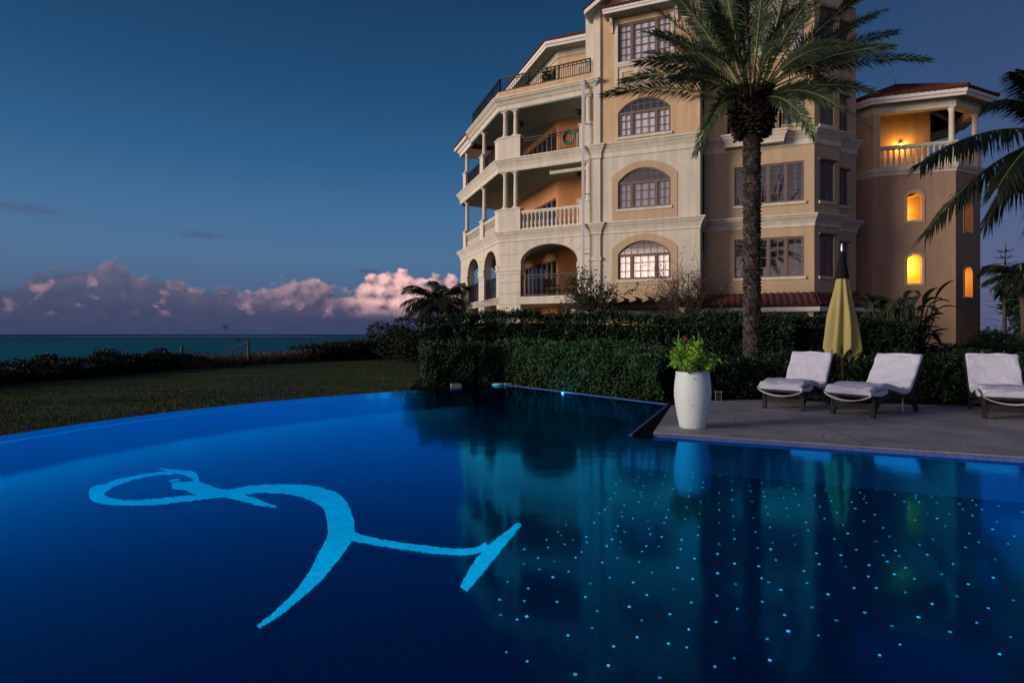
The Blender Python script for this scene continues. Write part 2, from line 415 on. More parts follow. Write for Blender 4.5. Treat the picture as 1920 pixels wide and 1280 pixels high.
def thing(name, label, cat, loc=(0, 0, 0), group=None):
    o = bpy.data.objects.new(name, None); COL.objects.link(o)
    o.location = loc; o.empty_display_size = .2
    OFF[o.name] = Vector(loc)
    return tag(o, label, cat, group)

def link_mesh(name, me, m, parent):
    for x in (m if isinstance(m, (list, tuple)) else [m]): me.materials.append(MATS[x])
    o = bpy.data.objects.new(name, me); COL.objects.link(o)
    if parent is not None:
        o.parent = parent; OFF[o.name] = OFF[parent.name]
    else: OFF[o.name] = Vector((0, 0, 0))
    return o

def np_build(name, V, F, m, parent=None, smooth=False):
    """V (n,3) world coords, F (k,3|4) int -> one mesh object"""
    V = np.asarray(V, dtype=np.float32).copy(); F = np.asarray(F, dtype=np.int32)
    if parent is not None: V -= np.array(OFF[parent.name], dtype=np.float32)
    me = bpy.data.meshes.new(name)
    me.vertices.add(len(V)); me.vertices.foreach_set('co', V.ravel())
    k = F.shape[1]
    me.loops.add(F.size); me.loops.foreach_set('vertex_index', F.ravel())
    me.polygons.add(len(F)); me.polygons.foreach_set('loop_start', np.arange(0, F.size, k, dtype=np.int32))
    if smooth: me.polygons.foreach_set('use_smooth', np.ones(len(F), dtype=bool))
    me.update(calc_edges=True); me.validate()
    return link_mesh(name, me, m, parent)

class MB:
    def __init__(s): s.v = []; s.f = []; s.sm = []; s.mi = []; s.cur = 0
    def add(s, vs, fs, smooth=False):
        o = len(s.v); s.v += [tuple(v) for v in vs]
        for f in fs: s.f.append([i + o for i in f]); s.sm.append(smooth); s.mi.append(s.cur)
    def quad(s, a, b, c, d): s.add([a, b, c, d], [[0, 1, 2, 3]])
    def poly(s, pts): s.add(pts, [list(range(len(pts)))])
    def hexa(s, p):     # 8 pts: bottom 4 ccw, top 4
        s.add(p, [[3, 2, 1, 0], [4, 5, 6, 7], [0, 1, 5, 4], [1, 2, 6, 5], [2, 3, 7, 6], [3, 0, 4, 7]])
    def box(s, c, d, rz=0):
        x, y, z = c; a, b, h = d[0] / 2, d[1] / 2, d[2] / 2
        co, si = math.cos(rz), math.sin(rz)
        q = [(x + u * co - w * si, y + u * si + w * co) for u, w in ((-a, -b), (a, -b), (a, b), (-a, b))]
        s.hexa([(u, w, z - h) for u, w in q] + [(u, w, z + h) for u, w in q])
    def prism(s, poly, z0, z1):
        n = len(poly)
        s.add([(x, y, z0) for x, y in poly] + [(x, y, z1) for x, y in poly],
              [list(range(n))[::-1], list(range(n, 2 * n))] + [[i, (i + 1) % n, n + (i + 1) % n, n + i] for i in range(n)])
    def fbox(s, F, s0, s1, n0, n1, z0, z1):
        p = [F.p(a, b, 0) for a, b in ((s0, n0), (s1, n0), (s1, n1), (s0, n1))]
        s.hexa([(q.x, q.y, z0) for q in p] + [(q.x, q.y, z1) for q in p])
    def bar(s, a, b, w, h=None):
        a, b = Vector(a), Vector(b); h = h or w; t = (b - a).normalized()
        up = Vector((0, 0, 1)) if abs(t.z) < .9 else Vector((0, 1, 0))
        u = t.cross(up).normalized() * w / 2; v = u.cross(t).normalized() * h / 2
        s.hexa([a - u - v, a + u - v, a + u + v, a - u + v, b - u - v, b + u - v, b + u + v, b - u + v])
    def tube(s, pts, rs, n=8, cap=True, smooth=True):
        pts = [Vector(p) for p in pts]
        if isinstance(rs, (int, float)): rs = [rs] * len(pts)
        vs = []; u = None
        for i, p in enumerate(pts):
            t = (pts[min(i + 1, len(pts) - 1)] - pts[max(i - 1, 0)]).normalized()
            if u is None: u = t.cross(Vector((0, 0, 1)) if abs(t.z) < .9 else Vector((0, 1, 0))).normalized()
            else: u = (u - t * u.dot(t)).normalized()
            w = t.cross(u)
            vs += [p + (u * math.cos(2 * math.pi * k / n) + w * math.sin(2 * math.pi * k / n)) * rs[i] for k in range(n)]
        m = len(pts)
        fs = [[i * n + k, i * n + (k + 1) % n, (i + 1) * n + (k + 1) % n, (i + 1) * n + k] for i in range(m - 1) for k in range(n)]
        s.add(vs, fs, smooth)
        if cap: s.add(vs[:n], [list(range(n))[::-1]]); s.add(vs[-n:], [list(range(n))])
    def lathe(s, prof, c=(0, 0, 0), n=20, smooth=True, cap=True):
        x, y, z = c; vs = []
        for r, h in prof: vs += [(x + r * math.cos(2 * math.pi * k / n), y + r * math.sin(2 * math.pi * k / n), z + h) for k in range(n)]
        fs = [[i * n + k, i * n + (k + 1) % n, (i + 1) * n + (k + 1) % n, (i + 1) * n + k] for i in range(len(prof) - 1) for k in range(n)]
        s.add(vs, fs, smooth)
        if cap: s.add(vs[:n], [list(range(n))[::-1]]); s.add(vs[-n:], [list(range(n))])
    def sweep(s, path, prof, closed=False, side=1):
        """profile [(n,z)] swept along plan path with mitred corners; n = outward (right of travel * side)"""
        P = [Vector((p[0], p[1])) for p in path]; m = len(P)
        offs = []
        for i in range(m):
            ns = []
            for a, b in ((i - 1, i), (i, i + 1)):
                if closed: a, b = a % m, b % m
                elif a < 0 or b >= m: continue
                d = (P[b] - P[a]).normalized(); ns.append(Vector((d.y, -d.x)) * side)
            if len(ns) == 1: offs.append(ns[0])
            else: offs.append((ns[0] + ns[1]) / (1 + max(-.8, ns[0].dot(ns[1]))))
        k = len(prof); vs = []
        for p, o in zip(P, offs): vs += [(p.x + o.x * n, p.y + o.y * n, z) for n, z in prof]
        fs = []
        for i in range(m if closed else m - 1):
            j = (i + 1) % m
            fs += [[i * k + q, j * k + q, j * k + (q + 1) % k, i * k + (q + 1) % k] for q in range(k)]
        s.add(vs, fs)
        if not closed: s.add(vs[:k], [list(range(k))]); s.add(vs[-k:], [list(range(k))[::-1]])
    def panel(s, F, outline, holes, thick, n0=0):
        """wall slab in frame F with holes cut through, front at n0, back at n0-thick"""
        loops = [outline] + holes
        tri = tessellate_polygon([[Vector((a, b, 0)) for a, b in L] for L in loops])
        flat = [q for L in loops for q in L]; N = len(flat)
        vs = [F.p(a, n0, b) for a, b in flat] + [F.p(a, n0 - thick, b) for a, b in flat]
        fs = [list(t) for t in tri] + [[i + N for i in t][::-1] for t in tri]
        o = 0
        for L in loops:
            n = len(L)
            for i in range(n):
                j = (i + 1) % n; fs.append([o + i, o + j, N + o + j, N + o + i])
            o += n
        s.add(vs, fs)
    def build(s, name, m, parent=None, recalc=True):
        off = OFF[parent.name] if parent is not None else Vector((0, 0, 0))
        me = bpy.data.meshes.new(name)
        me.from_pydata([(v[0] - off.x, v[1] - off.y, v[2] - off.z) for v in s.v], [], s.f)
        for p, q, i in zip(me.polygons, s.sm, s.mi): p.use_smooth = q; p.material_index = i
        if recalc:
            bm = bmesh.new(); bm.from_mesh(me); bmesh.ops.recalc_face_normals(bm, faces=bm.faces); bm.to_mesh(me); bm.free()
        return link_mesh(name, me, m, parent)

class Frame:
    """a wall line in plan: s along d, n outwards (towards the viewer side), z up"""
    def __init__(f, o, d, flip=False):
        f.o = Vector((o[0], o[1])); f.d = Vector((d[0], d[1])).normalized()
        f.nn = Vector((f.d.y, -f.d.x)) * (-1 if flip else 1)
    def p(f, s, n=0, z=0):
        q = f.o + f.d * s + f.nn * n; return Vector((q.x, q.y, z))
    def xy(f, s, n=0):
        q = f.o + f.d * s + f.nn * n; return (q.x, q.y)

def arch_pts(s0, s1, zs, rise, n=14):
    """points of an elliptical arch from (s1,zs) over the top to (s0,zs)"""
    c = (s0 + s1) / 2; a = (s1 - s0) / 2
    return [(c + a * math.cos(math.pi * i / n), zs + rise * math.sin(math.pi * i / n)) for i in range(n + 1)]
def arch_hole(s0, s1, z0, zs, rise, n=14): return [(s0, z0), (s1, z0)] + arch_pts(s0, s1, zs, rise, n)
def seg_pts(s0, s1, zs, rise, n=12):
    """segmental (circular) arch from (s1,zs) to (s0,zs)"""
    c = (s0 + s1) / 2; a = (s1 - s0) / 2; r = (a * a + rise * rise) / (2 * rise); th = math.asin(a / r)
    return [(c + r * math.sin(th - 2 * th * i / n), zs + rise - r + r * math.cos(th - 2 * th * i / n)) for i in range(n + 1)]
def seg_z(s, s0, s1, zs, rise):
    c = (s0 + s1) / 2; a = (s1 - s0) / 2; r = (a * a + rise * rise) / (2 * rise)
    return zs + rise - r + math.sqrt(max(0, r * r - (s - c) ** 2))
def rect(s0, s1, z0, z1): return [(s0, z0), (s1, z0), (s1, z1), (s0, z1)]

def kids(o): return [c for c in bpy.data.objects if c.parent == o]
def copy_tree(o, parent=None):
    c = o.copy(); COL.objects.link(c)
    if parent is not None: c.parent = parent
    for ch in kids(o): copy_tree(ch, c)
    return c

# ---- leaves and fronds (numpy)
def leaf_cloud(P, length, width, up=.25, lenvar=.35, dirs=None):
    """a rhombic leaf at each point, in random directions"""
    n = len(P)
    a = RNG.normal(size=(n, 3)); a[:, 2] = a[:, 2] * .7 + up
    if dirs is not None: a = a * .75 + dirs
    a /= np.linalg.norm(a, axis=1, keepdims=True)
    r = RNG.normal(size=(n, 3)); b = np.cross(a, r); b /= np.linalg.norm(b, axis=1, keepdims=True)
    L = (length * (1 + lenvar * (RNG.random(n) * 2 - 1)))[:, None]; W = L * width / length
    c = np.cross(a, b)
    V = np.stack([P, P + a * L * .45 + b * W * .5 + c * W * .12, P + a * L, P + a * L * .45 - b * W * .5 + c * W * .12], 1).reshape(-1, 3)
    F = np.arange(4 * n).reshape(n, 4)
    return V, F

def frond_arrays(P0, P1, P2, pairs, leaf, lw, r0=.022, ang=(62, 28), vee=.28, sag=.12, start=.14, upv=(0, 0, 1), twist=0.0, jit=.12):
    P0, P1, P2 = (np.array(p, float) for p in (P0, P1, P2))
    t = np.linspace(start, 1, pairs)
    def B(t): t = np.asarray(t)[:, None]; return (1 - t) ** 2 * P0 + 2 * t * (1 - t) * P1 + t * t * P2
    def D(t):
        t = np.asarray(t)[:, None]; d = 2 * (1 - t) * (P1 - P0) + 2 * t * (P2 - P1); return d / np.linalg.norm(d, axis=1, keepdims=True)
    Vs, Fs, off = [], [], 0
    for sgn in (-1, 1):
        tt = np.clip(t + RNG.uniform(-.5, .5, pairs) / pairs, 0, 1)
        C, T = B(tt), D(tt)
        side = np.cross(T, np.array(upv, float)); nl = np.linalg.norm(side, axis=1, keepdims=True); side /= np.maximum(nl, 1e-6)
        U = np.cross(side, T)
        if twist:
            cs, sn = math.cos(twist), math.sin(twist); side, U = side * cs + U * sn, U * cs - side * sn
        A = np.radians(ang[0] + (ang[1] - ang[0]) * tt + RNG.normal(0, 6, pairs))[:, None]
        v = (vee + RNG.normal(0, jit, pairs))[:, None]
        d = T * np.cos(A) + side * sgn * np.sin(A) + U * v; d /= np.linalg.norm(d, axis=1, keepdims=True)
        prof = np.clip(.35 + 3.2 * (tt - start), 0, 1) * (1 - .55 * np.clip((tt - .45) / .55, 0, 1) ** 1.5)
        L = (leaf * prof * RNG.uniform(.85, 1.12, pairs))[:, None]
        g = np.zeros((pairs, 3)); g[:, 2] = -sag * L[:, 0]
        w = np.cross(d, U); w /= np.linalg.norm(w, axis=1, keepdims=True); w = w * lw / 2
        a0 = C; m = C + d * L * .5 + g * .25; e = C + d * L + g
        V = np.stack([a0 - w * .5, a0 + w * .5, m + w, m - w, e], 1).reshape(-1, 3)
        k = np.arange(pairs)[:, None] * 5 + off
        Fs += [k + np.array([[0, 1, 2, 3]]), k + np.array([[3, 2, 4, 4]])]
        Vs.append(V); off += pairs * 5
    return np.concatenate(Vs), np.concatenate(Fs), B, D

def build_frond(name, parent, mats, P0, P1, P2, pairs, leaf, lw, r0=.022, **kw):
    V, F, B, D = frond_arrays(P0, P1, P2, pairs, leaf, lw, r0, **kw)
    pts = B(np.linspace(0, 1, 12)); rs = np.linspace(r0, r0 * .18, 12)
    mb = MB(); mb.tube([tuple(p) for p in pts], list(rs), 5)
    off = OFF[parent.name]
    me = bpy.data.meshes.new(name)
    nv = len(V)
    vs = [tuple(v - np.array(off)) for v in V] + [(v[0] - off.x, v[1] - off.y, v[2] - off.z) for v in mb.v]
    fs = [(int(f[0]), int(f[1]), int(f[2]), int(f[3])) if f[3] != f[2] else (int(f[0]), int(f[1]), int(f[2])) for f in F] + [[i + nv for i in f] for f in mb.f]
    me.from_pydata(vs, [], fs)
    mi = np.zeros(len(fs), dtype=np.int32); mi[len(F):] = 1
    me.polygons.foreach_set('material_index', mi)
    return link_mesh(name, me, list(mats), parent)

# ------------------------------------------------------------------ setting: sea, land, pool, deck
def smooth(a, b, x):
    t = np.clip((x - a) / (b - a), 0, 1); return t * t * (3 - 2 * t)
# line of the beach hedge in plan (its lawn-side foot)
HEDGE = np.array([(-22, 8), (-20.3, 16), (-19.6, 22.9), (-18.2, 32), (-16.4, 40), (-12.5, 48.5), (-9.8, 56), (-4, 70), (4, 92)], float)
def seaward(x, y):
    hx = np.interp(y, HEDGE[:, 1], HEDGE[:, 0]); return hx - x
gx_ = np.concatenate([np.linspace(-160, -34, 24), np.linspace(-32, 24, 57), np.linspace(26, 120, 20)])
gy_ = np.concatenate([np.linspace(-60, 0, 14), np.linspace(2, 72, 71), np.linspace(76, 150, 20)])
GX, GY = np.meshgrid(gx_, gy_)
sw = seaward(GX, GY)
GZ = -.62 - smooth(2.5, 30, sw) * 3.6 + .05 * np.sin(GX * .31) * np.sin(GY * .23) * smooth(20, 30, GY)
GZ = GZ + smooth(-3.5, 1.0, GX) * smooth(19, 26, GY) * .58
GZ = np.where(sw > 45, -4.3, GZ)
n1, n2 = len(gy_), len(gx_)
idx = np.arange(n1 * n2).reshape(n1, n2)
Fg = np.stack([idx[:-1, :-1], idx[:-1, 1:], idx[1:, 1:], idx[1:, :-1]], -1).reshape(-1, 4)
# leave the ground open where the pool basin is
cx, cy = (GX[:-1, :-1] + GX[1:, 1:]) / 2, (GY[:-1, :-1] + GY[1:, 1:]) / 2
tag(np_build('lawn', np.stack([GX, GY, GZ], -1).reshape(-1, 3), Fg, 'lawn', smooth=True), kind='structure')

mb = MB()
mb.add([(-60000, 40, -3), (60000, 40, -3), (60000, 70000, -3), (-60000, 70000, -3)], [[0, 1, 2, 3]])
tag(mb.build('sea', 'sea'), kind='structure')

# pool outline: the infinity edge is an arc on the left and far side
ARC = [(-5.9, -1.2), (-6.75, 1.0), (-7.12, 3.2), (-7.2, 5.2), (-7.05, 6.9), (-6.82, 7.96), (-6.45, 9.25), (-5.95, 10.43), (-5.32, 11.46), (-4.55, 12.44), (-3.55, 13.48), (-2.39, 14.46), (-1.10, 15.33), (-.22, 16.05)]
def resample(P, n):
    P = [Vector((a, b)) for a, b in P]; out = []
    m = len(P)
    for i in range(m - 1):
        p0, p1, p2, p3 = P[max(0, i - 1)], P[i], P[i + 1], P[min(m - 1, i + 2)]
        for k in range(n):
            t = k / n
            q = .5 * ((2 * p1) + (-p0 + p2) * t + (2 * p0 - 5 * p1 + 4 * p2 - p3) * t * t + (-p0 + 3 * p1 - 3 * p2 + p3) * t ** 3)
            out.append((q.x, q.y))
    out.append((P[-1].x, P[-1].y)); return out
ARCS = resample(ARC, 5)
ZW, ZF = -.05, -.42
RIGHT = [(2.98, 11.50), (1.56, 8.02), (12.5, 3.08), (12.5, -1.2)]      # far right line, notch, deck edge
WATER = ARCS + RIGHT
mb = MB(); mb.poly([(x, y, ZF) for x, y in WATER])
tag(mb.build('pool_floor', 'pool_floor'), kind='structure')
# walls: weir (infinity edge) with a crest just under water
mat('weir', (.012, .09, .24), .5, .3, 0, 1, .1, 6)
mat('weir_outer', (.012, .02, .03), .7, .2)
mat('coping', (.075, .10, .27), .6, .3, 0, 1, .35, 30)
mat('gutter', (.002, .0025, .004), .9, .05)
mb = MB()
mb.sweep(ARCS, [(-.26, ZF - .05), (-.26, ZW - .022), (-.012, ZW - .022), (-.012, -.75), (-.10, -.75), (-.10, ZF - .05)], side=-1)
tag(mb.build('pool_weir', 'weir'), kind='structure')
mb = MB()
mb.sweep([(a, b) for a, b in ARCS], [(-.015, ZW - .006), (-.015, -.9), (.02, -.9), (.02, ZW - .006)], side=-1)
tag(mb.build('weir_face', 'weir_outer'), kind='structure')
# submerged ledge along the right-hand edges
mb = MB()
mb.sweep([ARCS[-1]] + RIGHT, [(.0, -.9), (.0, ZW - .03), (-.24, ZW - .03), (-.24, ZF - .05), (-.10, -.9)], side=-1)
tag(mb.build('pool_ledge', 'coping'), kind='structure')
mb = MB(); mb.poly([(x, y, ZW) for x, y in WATER][::-1])
tag(mb.build('pool_water', 'pool_water', recalc=False), kind='structure')
# dark overflow gutter between pool and paving
mb = MB()
mb.prism([(2.985, 11.51), (1.565, 8.03), (1.86, 7.90), (2.90, 10.98), (3.45, 11.62)], -.9, -.035)
tag(mb.build('gutter', 'gutter'), kind='structure')
mb = MB(); mb.sweep([ARCS[-1]] + RIGHT[:2], [(.004, -.3), (.004, -.036), (.055, -.032), (.055, -.3)], side=-1)
tag(mb.build('pool_coping', 'coping'), kind='structure')
# paving
def xs(x): return -.4508 * (x - 1.86) + 7.90 + .055
DECK = [(1.88, xs(1.88)), (12.6, xs(12.6)), (12.6, -6), (20, -6), (20, 8.0), (9.1, 10.62), (4.95, 11.92), (3.62, 11.72), (2.93, 10.98)]
mb = MB(); mb.prism(DECK, -.5, 0)
dk = mb.build('deck', 'deck'); tag(dk, kind='structure')
mat('joint', (.05, .045, .05), .9, .1)
mb = MB()
def strip(a, b, w, z):
    a, b = Vector((*a, 0)), Vector((*b, 0)); d = (b - a).normalized(); n = Vector((-d.y, d.x, 0)) * w / 2
    mb.add([(*(a + n).xy, z), (*(a - n).xy, z), (*(b - n).xy, z), (*(b + n).xy, z)], [[0, 1, 2, 3]])
strip((4.15, xs(4.15) + .02), (5.05, 11.85), .012, .003)
strip((7.6, xs(7.6) + .02), (8.9, 10.6), .012, .003)
tag(mb.build('deck_joint', 'joint'), kind='structure')
mb = MB()
mb.sweep([(1.88, xs(1.88)), (12.6, xs(12.6))], [(-.02, -.008), (.006, -.008), (.006, -.4), (-.02, -.4)])
tag(mb.build('waterline_tile', 'coping'), kind='structure')
# shadow gap and tiled waterline under the paving edge
mb = MB()
mb.prism([(-5.9, -1.25), (12.5, -1.25), (12.5, -6), (-12, -6), (-12, -1.25)], -.9, -.01)
tag(mb.build('near_deck', 'deck'), kind='structure')
# raised planting bed behind pool and paving, up to the house
mb = MB()
mb.prism([(-.18, 16.12), (3.02, 11.53), (3.62, 11.74), (4.95, 11.93), (9.1, 10.63), (20, 8.01), (60, 8), (60, 90), (0, 90), (-6, 46), (-4.2, 30), (-2.9, 20), (-2.6, 15.2), (-1.2, 15.45)], -1.0, -.046)
tag(mb.build('ground', 'soil'), kind='structure')
STARS="1.95,7.51 2.13,7.64 2.24,7.4 2.43,7.54 1.86,7.26 1.7,7.34 1.53,7.21 2.16,7.15 2.54,7.29 2.58,7.01 1.93,7.04 1.28,7.04 1.45,6.98 1.2,6.88 1.73,6.86 2.22,6.94 1.49,6.77 1.79,6.64 2.14,6.71 1.96,6.58 2.43,6.6 1.34,6.57 1.4,6.5 2.25,6.48 1.12,6.47 1.71,6.4 1.38,6.36 1.88,6.35 1.54,6.29 1.03,6.25 2.29,6.21 1.94,6.14 1.3,6.13 2.11,6.08 1.46,6.06 1.13,6.01 1.74,5.94 2.03,5.85 1.53,5.85 0.91,5.86 1.06,5.78 1.8,5.73 0.84,5.74 1.04,5.64 2.09,5.64 1.45,5.61 1.13,5.58 1.61,5.55 1.26,5.52 0.75,5.45 1.39,5.45 1.89,5.45 0.49,5.4 0.95,5.36 1.67,5.34 1.21,5.28 1.95,5.25 0.91,5.23 0.98,5.2 0.4,5.2 1.19,5.14 1.59,5.11 0.42,5.11 0.63,5.07 1.27,5.07 1.87,5.02 0.84,5.01 1.42,5 0.29,5 0.51,4.99 0.9,4.95 0.62,4.94 0.43,4.89 1.7,4.9 0.77,4.85 1.09,4.85 1.19,4.84 0.29,4.82 0.87,4.8 0.1,4.78 1.35,4.78 1.03,4.73 0.55,4.72 1.61,4.68 0.49,4.6 0.2,4.59 0.81,4.59 1.4,4.58 0.32,4.52 0.96,4.51 0.68,4.5 1.67,4.48 0.09,4.47 1.22,4.4 0.2,4.37 0.41,4.33 1.01,4.31 1.48,4.3 0.29,4.23 0.69,4.22 1.27,4.2 -0.03,4.15 0.84,4.14 0.54,4.12 1.54,4.11 0.11,4.04 1.09,4.03 0.89,3.94 1.35,3.93 0.48,3.91 -0.08,3.87 0.29,3.84 0.08,3.85 1.15,3.83 0.74,3.77 1.41,3.74 0.53,3.71 0.97,3.67 -0.07,3.66 0.09,3.64 0.03,3.6 0.78,3.59 1.22,3.57 0.47,3.5 1.03,3.48 0.32,3.41 0.71,3.39 0.87,3.32 0.56,3.29 0.96,3.28 -0.03,3.23 1.18,3.17 0.08,3.14 0.5,3.1 1.05,3.09 0.32,3.02 0.74,2.99 2.7,6.79 2.62,6.56 2.47,6.15 2.26,5.59 2.12,5.2 1.98,4.81 1.83,4.43 1.76,4.21 2.98,7.15 3.16,7.1 3.28,7.1 3.54,7.18 3.7,7.13 3.61,6.99 3.8,6.92 4.01,7.06 4.2,7.01 4.56,6.95 4.27,6.81 4.62,6.75 4.86,6.84 5.06,6.92 5.26,6.87 5.35,6.73 5.55,6.69 5.75,6.76 3.17,6.83 3.41,6.77 3.01,6.69 3.14,6.66 2.89,6.91 3.71,6.69 3.84,6.66 4.03,6.6 3.47,6.61 4.8,6.68 4.63,6.64 4.37,6.54 4.93,6.55 5.13,6.59 5.28,6.57 3.78,6.49 2.74,6.51 4.7,6.45 4.11,6.41 4.86,6.39 3.05,6.43 3.23,6.37 4.32,6.38 3.75,6.35 2.68,6.34 5.04,6.36 3.35,6.3 4.25,6.29 2.86,6.29 3.68,6.25 4.44,6.32 4.77,6.19 3.29,6.16 4.04,6.15 3.48,6.12 4.17,6.12 3.62,6.1 4.34,6.1 5.11,6.17 4.54,6.06 2.9,6.03 4.68,6.02 4.87,5.98 3.07,5.96 2.53,5.95 3.93,5.92 3.39,5.9 2.71,5.9 4.43,5.87 4.61,5.86 4.94,5.78 3.14,5.77 2.45,5.72 3.98,5.72 4.18,5.71 3.46,5.7 4.37,5.67 2.62,5.66 2.92,5.58 3.97,5.58 3.73,5.53 3.24,5.5 4.44,5.47 2.69,5.46 2.99,5.39 3.88,5.35 2.3,5.32 3.3,5.31 4.24,5.27 2.6,5.24 3.95,5.16 2.9,5.16 2.41,5.11 3.21,5.08 4.28,5.09 2.71,5.02 3.53,5.01 3.02,4.96 2.15,4.93 3.86,4.94 4.07,4.9 2.32,4.89 3.33,4.88 3.66,4.82 2.75,4.77 3.05,4.75 2.07,4.78 2.39,4.69 3.24,4.66 2.89,4.65 3,4.63 2.56,4.65 3.69,4.56 2.01,4.55 2.84,4.52 3.3,4.47 2.3,4.47 2.66,4.45 2.47,4.42 2.9,4.4 2.12,4.34 3.08,4.28 2.74,4.28 2.53,4.24 3.4,4.22 2.83,4.2 2.04,4.13 1.78,4.14 3.14,4.11 2.32,4.05 2.47,4.05 1.81,4.02 2.62,3.98 2.09,3.95 2.92,3.92 3.24,3.86 1.61,3.84 2.68,3.81 1.89,3.76 2.99,3.75 2.18,3.69 1.67,3.66 2.47,3.63 1.95,3.59 2.77,3.56 2.24,3.52 1.6,3.46 2.53,3.45 2.83,3.39 1.75,3.41 1.44,3.37 2.15,3.31 1.97,3.2 2.62,3.21 1.36,3.15 2.26,3.13 1.62,3.07 1.89,3 1.41,2.97"
